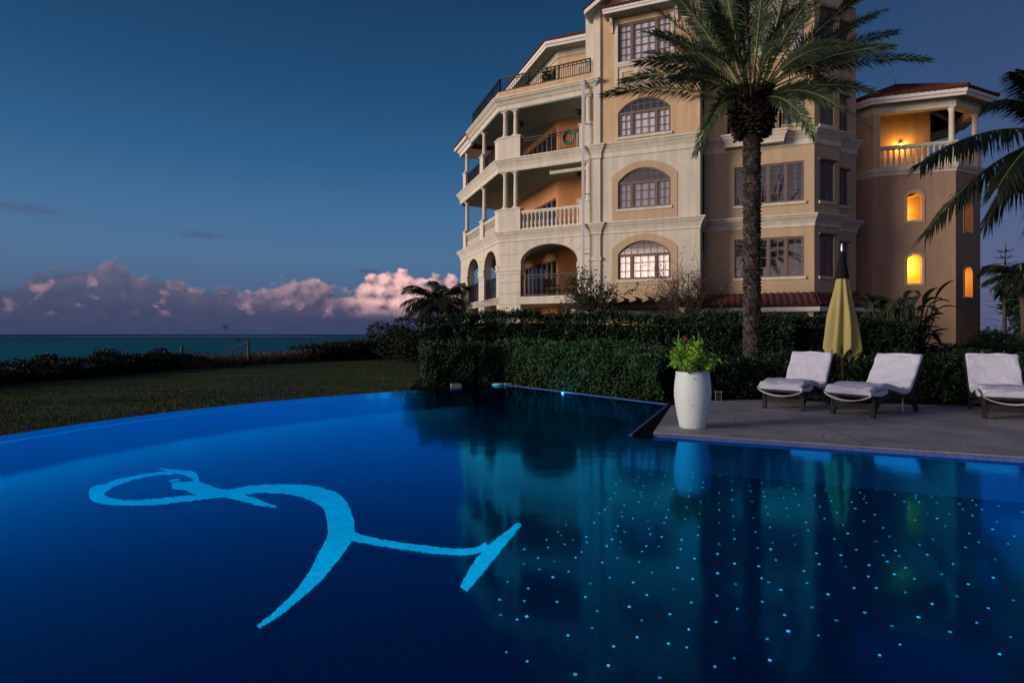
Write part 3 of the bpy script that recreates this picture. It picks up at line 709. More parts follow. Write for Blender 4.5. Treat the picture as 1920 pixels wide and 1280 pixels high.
EMBLEM=[
 ("-4.516,7.65 -4.462,7.6 -4.38,7.527 -4.365,7.536 -4.319,7.492 -4.256,7.42 -4.221,7.4 -4.188,7.387 -4.152,7.37 -4.122,7.366 -4.085,7.347 -4.051,7.33 -4.031,7.336 -3.969,7.268 -3.925,7.231 -3.88,7.186 -3.851,7.164 -3.811,7.121 -3.777,7.074 -3.777,7.097 -3.762,7.043 -3.73,6.977",
  "-4.545,7.704 -4.512,7.693 -4.44,7.64 -4.439,7.675 -4.39,7.627 -4.366,7.628 -4.335,7.616 -4.294,7.586 -4.287,7.621 -4.252,7.606 -4.198,7.558 -4.182,7.581 -4.132,7.536 -4.105,7.546 -4.075,7.551 -4.032,7.527 -3.979,7.477 -3.91,7.403 -3.825,7.268 -3.741,7.139 -3.656,6.979 -3.613,6.876"),
 ("-4.263,7.508 -4.27,7.494 -4.295,7.502 -4.318,7.502 -4.346,7.504 -4.363,7.485 -4.393,7.486 -4.417,7.478 -4.43,7.454 -4.45,7.451 -4.445,7.408 -4.481,7.429 -4.468,7.373 -4.494,7.378 -4.504,7.358 -4.539,7.375 -4.543,7.345 -4.56,7.335 -4.578,7.326 -4.576,7.289 -4.579,7.261 -4.601,7.258 -4.597,7.217 -4.622,7.22 -4.611,7.17 -4.63,7.163 -4.66,7.173 -4.652,7.129 -4.665,7.118 -4.668,7.092 -4.688,7.081 -4.672,7.024 -4.667,6.982 -4.694,6.984 -4.679,6.932 -4.674,6.896 -4.662,6.851 -4.687,6.856 -4.698,6.834 -4.718,6.822 -4.737,6.807 -4.722,6.749 -4.724,6.698 -4.584,6.465 -4.407,6.237 -4.311,6.149 -4.249,6.106 -4.201,6.082 -4.148,6.045 -4.125,6.04 -4.106,6.041 -4.071,6.016 -4.064,6.035 -4.029,6.012 -4.016,6.024 -3.982,6.002 -3.958,5.999 -3.951,6.016 -3.918,5.993 -3.913,6.016 -3.885,6.003 -3.857,5.991 -3.851,6.013 -3.815,5.989 -3.794,5.989 -3.789,6.015 -3.753,5.99 -3.746,6.008 -3.726,6.007 -3.696,5.99 -3.699,6.026 -3.66,5.996 -3.653,6.015 -3.624,6 -3.611,6.01 -3.595,6.018 -3.588,6.036 -3.573,6.044 -3.548,6.036 -3.528,6.034 -3.51,6.037 -3.495,6.044 -3.481,6.053 -3.487,6.096 -3.469,6.098 -3.443,6.088 -3.434,6.106 -3.415,6.107 -3.407,6.13 -3.388,6.128 -3.375,6.141 -3.356,6.142 -3.348,6.165 -3.315,6.143 -3.301,6.155 -3.29,6.171 -3.287,6.202 -3.267,6.202 -3.249,6.203 -3.227,6.196 -3.229,6.233 -3.209,6.24 -3.173,6.215 -3.178,6.26 -3.158,6.259 -3.143,6.266 -3.123,6.264 -3.118,6.288 -3.105,6.299 -3.077,6.282 -3.076,6.316 -3.055,6.31 -3.031,6.301 -3.015,6.307 -3.007,6.331 -2.988,6.337 -2.97,6.351 -2.955,6.357 -2.939,6.363 -2.935,6.393 -2.912,6.388 -2.886,6.377 -2.871,6.39 -2.868,6.427 -2.854,6.443 -2.826,6.429 -2.806,6.432 -2.791,6.442 -2.786,6.475 -2.77,6.484 -2.737,6.454 -2.732,6.488 -2.698,6.456 -2.695,6.496 -2.674,6.493 -2.644,6.47 -2.619,6.457 -2.602,6.463 -2.582,6.462 -2.561,6.461 -2.539,6.455 -2.528,6.48 -2.497,6.451 -2.48,6.458 -2.456,6.449 -2.425,6.418 -2.407,6.425 -2.383,6.415 -2.363,6.414 -2.327,6.363 -2.306,6.358 -2.284,6.346 -2.261,6.33 -2.238,6.319 -2.207,6.282 -2.19,6.293 -2.155,6.237 -2.135,6.233 -2.113,6.219 -2.088,6.193 -2.063,6.163 -2.036,6.122 -2.017,6.111 -1.994,6.079 -1.965,6.038 -1.941,6.015 -1.915,5.971 -1.893,5.946 -1.871,5.907 -1.852,5.879 -1.835,5.839 -1.822,5.813 -1.813,5.785 -1.804,5.77 -1.796,5.74 -1.785,5.715 -1.771,5.684 -1.755,5.647 -1.742,5.599 -1.726,5.55 -1.704,5.509 -1.686,5.459 -1.676,5.41 -1.656,5.37 -1.644,5.33 -1.636,5.293 -1.621,5.263 -1.615,5.239 -1.611,5.22 -1.598,5.197 -1.596,5.178 -1.585,5.147 -1.585,5.121 -1.571,5.075 -1.559,5.027 -1.552,4.992 -1.556,4.97 -1.551,4.935 -1.545,4.896 -1.535,4.85 -1.535,4.815 -1.526,4.769 -1.529,4.736 -1.518,4.687 -1.513,4.653 -1.511,4.622 -1.505,4.588 -1.501,4.557 -1.491,4.52 -1.492,4.494 -1.49,4.467 -1.479,4.43 -1.478,4.404 -1.475,4.375 -1.468,4.343 -1.463,4.311 -1.468,4.295 -1.466,4.269 -1.459,4.237 -1.464,4.219 -1.458,4.188 -1.46,4.166 -1.454,4.135 -1.455,4.112 -1.453,4.085 -1.45,4.057 -1.449,4.033 -1.455,4.018 -1.45,3.988 -1.452,3.969 -1.456,3.953 -1.455,3.93 -1.454,3.907 -1.456,3.889 -1.454,3.865 -1.461,3.853 -1.462,3.835 -1.465,3.818 -1.463,3.796 -1.466,3.779 -1.468,3.763 -1.472,3.748 -1.471,3.729 -1.468,3.707 -1.476,3.697 -1.477,3.679 -1.477,3.658 -1.479,3.639 -1.487,3.629 -1.489,3.612 -1.495,3.6 -1.497,3.584 -1.494,3.562 -1.498,3.552 -1.503,3.544 -1.503,3.532 -1.507,3.528",
  "-4.164,7.337 -4.172,7.325 -4.18,7.306 -4.202,7.304 -4.225,7.299 -4.278,7.343 -4.276,7.293 -4.312,7.307 -4.345,7.316 -4.346,7.285 -4.377,7.3 -4.357,7.235 -4.375,7.229 -4.409,7.247 -4.398,7.196 -4.433,7.215 -4.443,7.194 -4.442,7.158 -4.427,7.102 -4.434,7.08 -4.474,7.106 -4.482,7.086 -4.476,7.043 -4.491,7.031 -4.471,6.971 -4.473,6.942 -4.497,6.945 -4.494,6.912 -4.493,6.882 -4.492,6.854 -4.494,6.823 -4.484,6.776 -4.493,6.756 -4.478,6.708 -4.487,6.69 -4.458,6.625 -4.445,6.582 -4.45,6.561 -4.415,6.482 -4.393,6.421 -4.354,6.344 -4.349,6.319 -4.312,6.282 -4.402,6.43 -4.503,6.56 -4.504,6.553 -4.461,6.506 -4.396,6.432 -4.33,6.362 -4.318,6.365 -4.276,6.32 -4.246,6.299 -4.221,6.287 -4.183,6.256 -4.159,6.25 -4.133,6.24 -4.096,6.217 -4.085,6.227 -4.057,6.212 -4.025,6.193 -4.004,6.191 -3.998,6.213 -3.962,6.188 -3.949,6.201 -3.921,6.189 -3.899,6.187 -3.878,6.187 -3.864,6.196 -3.847,6.199 -3.825,6.194 -3.829,6.232 -3.814,6.24 -3.798,6.246 -3.764,6.224 -3.764,6.257 -3.741,6.251 -3.72,6.251 -3.697,6.247 -3.687,6.262 -3.664,6.258 -3.664,6.29 -3.653,6.305 -3.628,6.297 -3.616,6.31 -3.589,6.298 -3.578,6.313 -3.571,6.337 -3.54,6.32 -3.536,6.349 -3.518,6.353 -3.488,6.336 -3.487,6.37 -3.469,6.377 -3.453,6.385 -3.417,6.36 -3.422,6.405 -3.392,6.388 -3.383,6.408 -3.367,6.415 -3.342,6.404 -3.333,6.418 -3.315,6.43 -3.32,6.479 -3.3,6.48 -3.284,6.488 -3.282,6.519 -3.264,6.522 -3.251,6.536 -3.243,6.56 -3.224,6.564 -3.205,6.565 -3.2,6.593 -3.18,6.591 -3.17,6.611 -3.148,6.609 -3.139,6.635 -3.121,6.649 -3.098,6.639 -3.096,6.673 -3.076,6.674 -3.073,6.711 -3.048,6.703 -3.043,6.739 -3.02,6.739 -3.013,6.772 -2.998,6.791 -2.977,6.794 -2.957,6.802 -2.939,6.813 -2.911,6.8 -2.891,6.803 -2.873,6.811 -2.855,6.82 -2.848,6.857 -2.828,6.86 -2.807,6.863 -2.78,6.852 -2.748,6.827 -2.736,6.852 -2.707,6.833 -2.702,6.875 -2.668,6.846 -2.656,6.872 -2.622,6.841 -2.608,6.863 -2.581,6.852 -2.558,6.852 -2.536,6.852 -2.514,6.854 -2.489,6.847 -2.461,6.831 -2.447,6.855 -2.419,6.838 -2.396,6.836 -2.362,6.804 -2.345,6.824 -2.315,6.803 -2.291,6.801 -2.259,6.767 -2.236,6.768 -2.205,6.737 -2.185,6.752 -2.155,6.722 -2.129,6.708 -2.092,6.659 -2.058,6.623 -2.028,6.61 -1.994,6.577 -1.962,6.557 -1.926,6.523 -1.886,6.459 -1.847,6.41 -1.804,6.331 -1.757,6.25 -1.713,6.153 -1.67,6.074 -1.639,5.979 -1.604,5.907 -1.574,5.837 -1.554,5.764 -1.531,5.703 -1.501,5.632 -1.472,5.555 -1.446,5.476 -1.425,5.395 -1.406,5.316 -1.378,5.237 -1.365,5.161 -1.347,5.086 -1.341,5.022 -1.333,4.962 -1.329,4.909 -1.329,4.866 -1.331,4.827 -1.324,4.778 -1.32,4.738 -1.328,4.71 -1.325,4.67 -1.321,4.63 -1.322,4.596 -1.321,4.561 -1.322,4.529 -1.323,4.497 -1.329,4.472 -1.327,4.446 -1.324,4.419 -1.329,4.399 -1.325,4.369 -1.323,4.34 -1.33,4.322 -1.331,4.295 -1.326,4.262 -1.328,4.236 -1.33,4.21 -1.334,4.187 -1.331,4.154 -1.335,4.134 -1.339,4.114 -1.341,4.092 -1.347,4.075 -1.348,4.051 -1.35,4.029 -1.353,4.008 -1.352,3.983 -1.355,3.962 -1.364,3.949 -1.368,3.931 -1.366,3.905 -1.374,3.893 -1.372,3.868 -1.375,3.85 -1.384,3.839 -1.386,3.821 -1.386,3.799 -1.392,3.786 -1.397,3.771 -1.393,3.745 -1.4,3.734 -1.402,3.716 -1.402,3.696 -1.411,3.689 -1.413,3.672 -1.415,3.655 -1.418,3.641 -1.425,3.63 -1.43,3.615 -1.434,3.6 -1.439,3.586 -1.445,3.573 -1.446,3.554 -1.458,3.55 -1.459,3.533 -1.466,3.525 -1.473,3.518 -1.469,3.5 -1.473,3.493 -1.482,3.495"),
 ("-3.78,6.638 -3.76,6.627 -3.742,6.628 -3.713,6.615 -3.681,6.6 -3.651,6.59 -3.635,6.603 -3.603,6.585 -3.572,6.561 -3.528,6.511 -3.5,6.495 -3.468,6.471 -3.424,6.422 -3.401,6.419 -3.357,6.373 -3.333,6.369 -3.303,6.347 -3.29,6.364 -3.253,6.328 -3.238,6.339 -3.221,6.348 -3.196,6.339 -3.18,6.351 -3.153,6.339 -3.133,6.337 -3.103,6.314 -3.076,6.297 -3.059,6.302 -3.042,6.309 -3.015,6.292 -2.987,6.271 -2.959,6.254 -2.941,6.261 -2.908,6.224 -2.882,6.207 -2.853,6.185 -2.836,6.194 -2.8,6.154 -2.779,6.154 -2.747,6.123 -2.722,6.108 -2.705,6.113 -2.679,6.093 -2.66,6.084 -2.615,6.032 -2.586,6.011 -2.561,6.001 -2.534,5.982 -2.517,5.991 -2.483,5.956 -2.468,5.971 -2.446,5.971 -2.419,5.958 -2.388,5.932 -2.37,5.935 -2.352,5.929 -2.338,5.924",
  "-3.945,6.928 -3.937,6.94 -3.912,6.93 -3.912,6.971 -3.878,6.956 -3.857,6.968 -3.82,6.953 -3.798,6.963 -3.782,6.978 -3.758,6.979 -3.736,6.982 -3.706,6.969 -3.678,6.96 -3.663,6.977 -3.623,6.939 -3.597,6.932 -3.559,6.897 -3.524,6.87 -3.487,6.838 -3.452,6.809 -3.415,6.775 -3.378,6.743 -3.342,6.711 -3.315,6.702 -3.277,6.661 -3.257,6.66 -3.222,6.626 -3.201,6.625 -3.184,6.634 -3.138,6.577 -3.11,6.562 -3.082,6.551 -3.045,6.516 -3.021,6.507 -2.996,6.495 -2.963,6.468 -2.932,6.445 -2.908,6.439 -2.869,6.394 -2.853,6.409 -2.81,6.348 -2.784,6.331 -2.757,6.309 -2.742,6.315 -2.695,6.263 -2.663,6.242 -2.636,6.228 -2.595,6.165 -2.573,6.159 -2.536,6.112 -2.518,6.117 -2.482,6.075 -2.455,6.061 -2.419,6.019 -2.399,6.019 -2.375,5.995 -2.356,5.975"),
 ("-3.99,6.95 -3.96,6.94 -3.952,6.982 -3.925,6.978 -3.913,7.002 -3.911,7.031",
  "-4.023,7.001 -4.029,7.051 -4.008,7.074 -4.001,7.106 -3.968,7.096 -3.942,7.084"),
 ("-1.424,5.008 -1.414,5.009 -1.398,4.995 -1.381,4.996 -1.359,4.975 -1.338,4.959 -1.318,4.948 -1.302,4.953 -1.285,4.95 -1.263,4.919 -1.245,4.918 -1.227,4.921 -1.204,4.906 -1.19,4.902 -1.174,4.884 -1.16,4.886 -1.145,4.879 -1.128,4.866 -1.11,4.854 -1.092,4.848 -1.073,4.848 -1.049,4.823 -1.038,4.837 -1.023,4.827 -1.008,4.824 -0.992,4.815 -0.974,4.799 -0.957,4.79 -0.942,4.793 -0.924,4.785 -0.905,4.769 -0.888,4.763 -0.871,4.764 -0.854,4.753 -0.838,4.756 -0.821,4.756 -0.803,4.735 -0.788,4.732 -0.773,4.736 -0.755,4.713 -0.74,4.72 -0.724,4.719 -0.706,4.697 -0.69,4.693 -0.675,4.693 -0.659,4.69 -0.642,4.675 -0.626,4.67 -0.611,4.669 -0.596,4.66 -0.583,4.672 -0.569,4.67 -0.554,4.655 -0.537,4.655 -0.521,4.662 -0.504,4.654 -0.487,4.65 -0.471,4.638 -0.457,4.651 -0.441,4.642 -0.427,4.647 -0.412,4.634 -0.399,4.627 -0.387,4.641 -0.375,4.643 -0.355,4.641 -0.338,4.649 -0.322,4.656 -0.306,4.65 -0.293,4.671 -0.278,4.667 -0.267,4.691 -0.248,4.694 -0.233,4.719 -0.213,4.718 -0.197,4.728 -0.185,4.739 -0.18,4.764",
  "-1.471,5.26 -1.461,5.27 -1.441,5.236 -1.424,5.239 -1.402,5.221 -1.378,5.191 -1.358,5.181 -1.337,5.156 -1.317,5.142 -1.296,5.119 -1.276,5.104 -1.257,5.104 -1.232,5.072 -1.218,5.077 -1.2,5.05 -1.188,5.064 -1.17,5.043 -1.155,5.038 -1.137,5.027 -1.116,5.001 -1.095,4.987 -1.073,4.977 -1.063,4.993 -1.048,4.985 -1.03,4.967 -1.016,4.97 -0.998,4.959 -0.982,4.958 -0.964,4.945 -0.944,4.926 -0.928,4.932 -0.909,4.915 -0.892,4.916 -0.873,4.9 -0.856,4.904 -0.839,4.899 -0.822,4.89 -0.806,4.889 -0.789,4.876 -0.772,4.87 -0.755,4.858 -0.738,4.854 -0.723,4.862 -0.707,4.862 -0.69,4.855 -0.673,4.837 -0.657,4.843 -0.641,4.827 -0.625,4.821 -0.611,4.828 -0.596,4.824 -0.58,4.8 -0.567,4.801 -0.55,4.805 -0.533,4.804 -0.515,4.793 -0.499,4.797 -0.482,4.783 -0.467,4.781 -0.452,4.774 -0.439,4.789 -0.426,4.793 -0.412,4.79 -0.398,4.773 -0.387,4.78 -0.369,4.784 -0.353,4.795 -0.338,4.789 -0.326,4.803 -0.311,4.797 -0.298,4.8 -0.288,4.823 -0.273,4.831 -0.259,4.853 -0.247,4.883 -0.237,4.914 -0.222,4.919 -0.214,4.933"),
 ("-0.296,3.977 -0.292,4.007 -0.282,4.041 -0.269,4.082 -0.255,4.128 -0.244,4.183 -0.225,4.227 -0.209,4.272 -0.203,4.326 -0.186,4.364 -0.176,4.414 -0.163,4.458 -0.155,4.508 -0.139,4.545 -0.124,4.584 -0.114,4.634 -0.099,4.683 -0.088,4.743 -0.075,4.801 -0.056,4.844 -0.041,4.904 -0.026,4.968 -0.005,5.024 0.017,5.095 0.032,5.189 0.053,5.262 0.074,5.316 0.085,5.37",
  "-0.353,4.055 -0.35,4.087 -0.343,4.125 -0.34,4.182 -0.327,4.233 -0.32,4.296 -0.313,4.362 -0.304,4.425 -0.288,4.47 -0.282,4.537 -0.271,4.591 -0.253,4.633 -0.238,4.678 -0.232,4.743 -0.214,4.782 -0.203,4.839 -0.182,4.887 -0.162,4.937 -0.14,4.978 -0.127,5.045 -0.102,5.078 -0.081,5.128 -0.058,5.183 -0.029,5.236 -0.005,5.308 0.019,5.375 0.04,5.428 0.064,5.44"),
]

# ------------------------------------------------------------------ pool emblem, star lights, lamps
t = thing('mosaic_emblem', 'pale cyan mosaic emblem of a long looping bird-like stroke on the blue pool floor', 'emblem', (-2.0, 5.0, ZF))
allV, allF, off = [], [], 0
for k, (a, b) in enumerate(EMBLEM):
    Lp = [tuple(map(float, q.split(','))) for q in a.split()]; Rp = [tuple(map(float, q.split(','))) for q in b.split()]
    mb = MB(); z = ZF + .004 + .0012 * k
    n = len(Lp)
    mb.add([(x, y, z) for x, y in Lp] + [(x, y, z) for x, y in Rp], [[i, i + 1, n + i + 1, n + i] for i in range(n - 1)])
    mb.build('eye' if k == 3 else ('stroke' if k in (0, 1, 2) else 'tail_stroke'), 'emblem', t, recalc=False)
pts = [tuple(map(float, q.split(','))) for q in STARS.split()][:298]
mb = MB(); mb.lathe([(.0102, 0), (.0102, .004), (.006, .006)], (0, 0, 0), 8)
s0 = mb.build('star_light', 'star')
for i, (x, y) in enumerate(pts):
    o = s0 if i == 0 else s0.copy()
    if i: COL.objects.link(o)
    o.location = (x, y, ZF + .003); sc = random.uniform(.65, 1.1); o.scale = (sc, sc, 1)
    tag(o, 'tiny glowing cyan fibre optic star light set in the dark blue pool floor', 'star light', 'star lights in the pool floor')

def pool_lamp(x, y, z, aim, label, power, col=(.08, .55, 1.0), r=.08, sc=1.0):
    t = thing('pool_lamp', label, 'pool lamp', (x, y, z), 'underwater pool lamps')
    d = Vector(aim).normalized(); q = d.to_track_quat('Z', 'Y').to_matrix()
    for nm, prof, m in (('housing', [(.085, -.02), (.095, .0), (.095, .02), (.07, .025)], 'white_plastic'), ('lens', [(.066, .02), (.066, .03), (.03, .04)], 'pool_lamp')):
        mb = MB(); mb.lathe(prof, (0, 0, 0), 16)
        mb.v = [tuple(q @ Vector(v) * sc + Vector((x, y, z - (.006 if sc < 1 else 0)))) for v in mb.v]; mb.build(nm, m, t)
    ld = bpy.data.lights.new('pool_lamp_light', 'POINT'); ld.energy = power; ld.color = col; ld.shadow_soft_size = r
    lo = bpy.data.objects.new('pool_lamp_light', ld); COL.objects.link(lo); lo.parent = t
    lo.location = d * (.30 if sc == 1 else .018)
pool_lamp(1.17, 13.86, -.072, (0, 0, 1), 'small underwater pool lamp on the ledge of the far edge below the hedge', 6, r=.03, sc=.45)
pool_lamp(4.85, 5.25, ZF + .02, (0, 0, 1), 'underwater pool lamp in the floor beyond the right edge, before the end sun lounger', 15, (.05, .80, .85))

# light strip under the lip of the curved weir
t = thing('light_strip', 'thin blue light strip along the inner lip of the curved infinity edge', 'light strip', (-5, 10, ZW))
mat('strip_glow', (.1, .5, 1), .5, .1, emit=(.03, .42, 1.0), estr=.75)
mb = MB(); mb.sweep(ARCS[6:], [(-.264, ZW - .055), (-.268, ZW - .055), (-.268, ZW - .04), (-.264, ZW - .04)], side=-1); mb.build('strip', 'strip_glow', t)
for i in range(4, 54, 6):  # area lights added out in the water to brighten floor and weir wall
    a, b = Vector((*ARCS[i], 0)), Vector((*ARCS[i + 6], 0)); d = (b - a).normalized(); nrm = Vector((d.y, -d.x, 0))
    for sgn, pw in ((1, 8), (-1, .7)):
        ld = bpy.data.lights.new('added_pool_fill', 'AREA'); ld.shape = 'RECTANGLE'; ld.size = (b - a).length; ld.size_y = .10; ld.energy = pw; ld.color = (.01, .66, .92)
        lo = bpy.data.objects.new('added_pool_fill', ld); COL.objects.link(lo); lo.parent = t
        lo.location = (a + b) / 2 + nrm * .62 + Vector((0, 0, ZW - .07)) - OFF[t.name]
        z_ = -(nrm * sgn); y_ = z_.cross(d).normalized()
        lo.rotation_euler = Matrix((d, y_, z_)).transposed().to_euler()

# pale disc float at the far corner, stone on the weir
t = thing('pool_float', 'small pale turquoise disc lying on the far corner of the pool edge', 'float', (-.36, 15.98, ZW))
mb = MB(); mb.lathe([(.12, -.01), (.19, .0), (.20, .03), (.16, .055), (.05, .065)], (-.36, 15.98, ZW), 20)
mb.build('disc', 'float', t)
mb = MB(); mb.box((-.12, 15.93, ZW + .03), (.18, .12, .05), .4); mb.build('handle', 'white_plastic', t)
mb = MB()
mb.hexa([(-1.58, 15.32, -.3), (-1.28, 15.42, -.3), (-1.36, 15.66, -.3), (-1.62, 15.55, -.3), (-1.56, 15.34, .03), (-1.30, 15.42, .015), (-1.36, 15.62, .025), (-1.6, 15.53, .03)])
tag(mb.build('marker_stone', 'stone'), 'small flat pale stone beyond the pool edge below the hedge', 'stone')

# ------------------------------------------------------------------ the apartment house
H = thing('apartment_house', 'cream and peach stuccoed apartment house of five storeys with rounded balconies and red tiled roofs', 'building', (6, 29, 0))
D1 = Vector((.921, -.389)); N2 = Vector((.389, .921))         # along the front (rightwards) and into the house
FM = Frame((6.18, 28), D1)                                     # s>0 to the right, n>0 to the viewer
ML, MR = -2.10, 2.51
ZA, ZB, ZC = 6.65, 10.40, 13.60                                # cornice tops
FR = Frame((9.03, 28.29), D1); RW = 4.73
FC = Frame((13.39, 26.45), (.926, .376)); CW = 1.54
FT = Frame((14.45, 27.19), (.89, .455)); TW = 1.93
S0 = Vector((3.954, 28.94)); C0 = Vector((-.70, 31.4)); FB = Frame(C0, S0 - C0); BW = (S0 - C0).length
DL = Vector((-.33, .944)).normalized(); E0 = C0 + DL * 8.0; D0 = C0 + DL * 5.4
FL = Frame(E0, C0 - E0); LW = 8.0                              # s from far end to the corner
K0 = Vector((2.53, 32.6))
W1 = Frame(K0, D1); W1W = 3.2
KE = K0 + DL * 9.2
W2 = Frame(KE, K0 - KE); W2W = 9.2

def window(F, s0, s1, z0, z1, lights, arch=0, room='blind', n=-.075, sill=True, transom=True, bars=8, hood=False):
    """a casement window: frame (its mullions and glazing bars), pane and curtain as its own pieces"""
    fr = MB(); w = .055; d0, d1 = n - .05, n + .03
    fr.fbox(F, s0, s0 + w, d0, d1, z0, z1); fr.fbox(F, s1 - w, s1, d0, d1, z0, z1)
    fr.fbox(F, s0 + w, s1 - w, d0, d1, z0, z0 + w)
    fr.fbox(F, s0 + w, s1 - w, d0, d1, z1 - w, z1 + (.03 if arch else 0))
    tot = sum(a for a, b, c in lights); x = s0; wid = s1 - s0
    for i, (a, cols, rows) in enumerate(lights):
        e = x + wid * a / tot
        if i: fr.fbox(F, x - .05, x + .05, d0, d1 + .012, z0 + w, z1 - w)
        l0, l1 = x + (.05 if i else w), e - (.05 if i < len(lights) - 1 else w)
        # sash
        sw = .042
        fr.fbox(F, l0, l0 + sw, d0 + .015, d1 - .012, z0 + w, z1 - w); fr.fbox(F, l1 - sw, l1, d0 + .015, d1 - .012, z0 + w, z1 - w)
        fr.fbox(F, l0 + sw, l1 - sw, d0 + .015, d1 - .012, z0 + w, z0 + w + sw); fr.fbox(F, l0 + sw, l1 - sw, d0 + .015, d1 - .012, z1 - w - sw, z1 - w)
        for k in range(1, cols):
            c = l0 + (l1 - l0) * k / cols; fr.fbox(F, c - .015, c + .015, n - .03, n + .006, z0 + w, z1 - w)
        for k in range(1, rows):
            c = z0 + (z1 - z0) * k / rows; fr.fbox(F, l0 + sw, l1 - sw, n - .028, n + .004, c - .015, c + .015)
        x = e
    ztop = z1
    if arch:
        P = seg_pts(s0, s1, z1 + .03, arch); Q = seg_pts(s0 + .07, s1 - .07, z1 + .03, arch - .065)
        for i in range(len(P) - 1):
            a = [F.p(q[0], d1, q[1]) for q in (P[i], P[i + 1], Q[i + 1], Q[i])]; b = [F.p(q[0], d0, q[1]) for q in (P[i], P[i + 1], Q[i + 1], Q[i])]
            fr.hexa(b + a)
        for k in range(1, bars):
            c = s0 + wid * k / bars; fr.fbox(F, c - .015, c + .015, n - .03, n + .006, z1 + .03, seg_z(c, s0, s1, z1 + .03, arch) - .03)
        cz = z1 + .03 + arch * .5
        h = wid / 2 * .80
        fr.fbox(F, (s0 + s1) / 2 - h, (s0 + s1) / 2 + h, n - .028, n + .004, cz - .015, cz + .015)
    wo = fr.build('window', 'frame', H)
    g = MB(); pts = rect(s0 + .02, s1 - .02, z0 + .02, z1 - (.02 if not arch else -.03))
    if arch: pts = pts[:2] + seg_pts(s0 + .03, s1 - .03, z1 + .03, arch - .03)
    g.add([F.p(a, n - .012, b) for a, b in pts], [list(range(len(pts)))]); g.build('pane', 'glass', wo, recalc=False)
    c = MB(); nn = n - (.075 if room != 'curtain' else .12)
    if room in ('blind', 'blind_cool'):      # slatted blind
        m = int((z1 - z0) / .10)
        for k in range(m):
            za, zb = z0 + (z1 - z0) * k / m, z0 + (z1 - z0) * (k + 1) / m
            c.quad(F.p(s0 - .05, nn + .02, za), F.p(s1 + .05, nn + .02, za), F.p(s1 + .05, nn, zb), F.p(s0 - .05, nn, zb))
    else:
        m = max(6, int(wid / .09))
        for k in range(m):
            a, b = s0 - .05 + (wid + .1) * k / m, s0 - .05 + (wid + .1) * (k + 1) / m
            za, zb = (nn, nn - .05) if k % 2 else (nn - .05, nn)
            c.quad(F.p(a, za, z0 - .05), F.p(b, zb, z0 - .05), F.p(b, zb, z1), F.p(a, za, z1))
    c.build('curtain', room, wo)
    if arch:
        c = MB(); pts = [(s0 - .02, z1 - .05), (s1 + .02, z1 - .05)] + seg_pts(s0 - .02, s1 + .02, z1 + .03, arch + .03)
        c.add([F.p(a, nn - .08, b) for a, b in pts], [list(range(len(pts)))]); c.build('dark_lining', 'curtain', wo)
    if sill:
        c = MB(); c.fbox(F, s0 - .07, s1 + .07, -.12, .075, z0 - .125, z0 - .002); c.build('sill', 'trim', wo)
    if hood:
        c = MB(); c.fbox(F, s0 - .09, s1 + .09, -.05, .10, z1 + .004, z1 + .075); c.build('hood', 'frame', wo)
    return wo

def cornice_prof(zt, h, pr):
    """classical crown: fascia, cavetto and architrave, top at zt"""
    zb = zt - h
    return [(-.08, zt + .004), (pr, zt), (pr, zt - .075), (pr - .05, zt - .10), (pr - .06, zt - .15), (pr * .62, zt - .20), (pr * .44, zt - .27), (pr * .34, zt - .34), (.075, zt - .345),
            (.075, zt - .385), (.05, zt - .39), (.05, zb + .03), (.03, zb), (-.08, zb)]

# --- front wall with arched windows
M1 = (-1.22, 1.23)
holes = []
for z0, z1, ar in ((3.9, 5.08, .60), (7.25, 8.50, .60), (10.67, 11.82, .58)):
    holes.append([(M1[0], z0), (M1[1], z0)] + seg_pts(M1[0], M1[1], z1 + .03, ar))
holes.append(rect(M1[0], M1[1], 14.22, 16.05))
mb = MB(); mb.panel(FM, rect(ML, MR, 0, ZB - .3), holes[:2], .35); mb.build('wall', 'stucco_cream', H)
mb = MB(); mb.panel(FM, [(ML, ZB - .3), (MR, ZB - .3), (MR, 16.9), ((ML + MR) / 2, 18.6), (ML, 16.9)], holes[2:], .35); mb.build('wall', 'stucco_peach', H)
L3 = [(1, 2, 3), (1.75, 3, 3), (1, 2, 3)]
window(FM, *M1, 3.9, 5.08, L3, .60, 'blind')
window(FM, *M1, 7.25, 8.50, L3, .60, 'blind_cool')
window(FM, *M1, 10.67, 11.82, L3, .58, 'blind')
window(FM, *M1, 14.22, 16.05, [(1, 2, 5), (1.75, 3, 5), (1, 2, 5)], 0, 'blind')
# tan surrounds of the two lower windows
for zb, zt, z0, z1 in ((0.0, 6.1, 3.9, 5.08), (ZA, 9.55, 7.25, 8.50)):
    o0, o1 = -1.52, 1.53
    out = [(o0, zb + .01), (o1, zb + .01)] + [(o1, z1 + .27)] + seg_pts(o0 + .02, o1 - .02, z1 + .29, .66)[0:] + [(o0, z1 + .27)]
    hole = [(M1[0] - .001, z0 - .13), (M1[1] + .001, z0 - .13)] + seg_pts(M1[0] - .001, M1[1] + .001, z1 + .03, .605)
    mb = MB(); mb.panel(FM, out, [hole], .05, .025); mb.build('window_surround', 'stucco_tan', H)
# surround of the top window with a small panel below
mb = MB()
mb.fbox(FM, M1[0] - .16, M1[0], 0, .05, 12.95, 16.1); mb.fbox(FM, M1[1], M1[1] + .16, 0, .05, 12.95, 16.1)
mb.fbox(FM, M1[0], M1[1], 0, .05, 14.0, 14.09); mb.fbox(FM, M1[0] - .16, M1[1] + .16, 0, .06, 12.83, 12.95)
for a, b in ((M1[0] + .1, M1[0] + .86), (M1[1] - .86, M1[1] - .1), (-.36, .36)):
    mb.panel(FM, rect(a, b, 13.15, 13.86), [rect(a + .11, b - .11, 13.28, 13.73)], .04, .04)
mb.build('window_surround', 'trim', H)
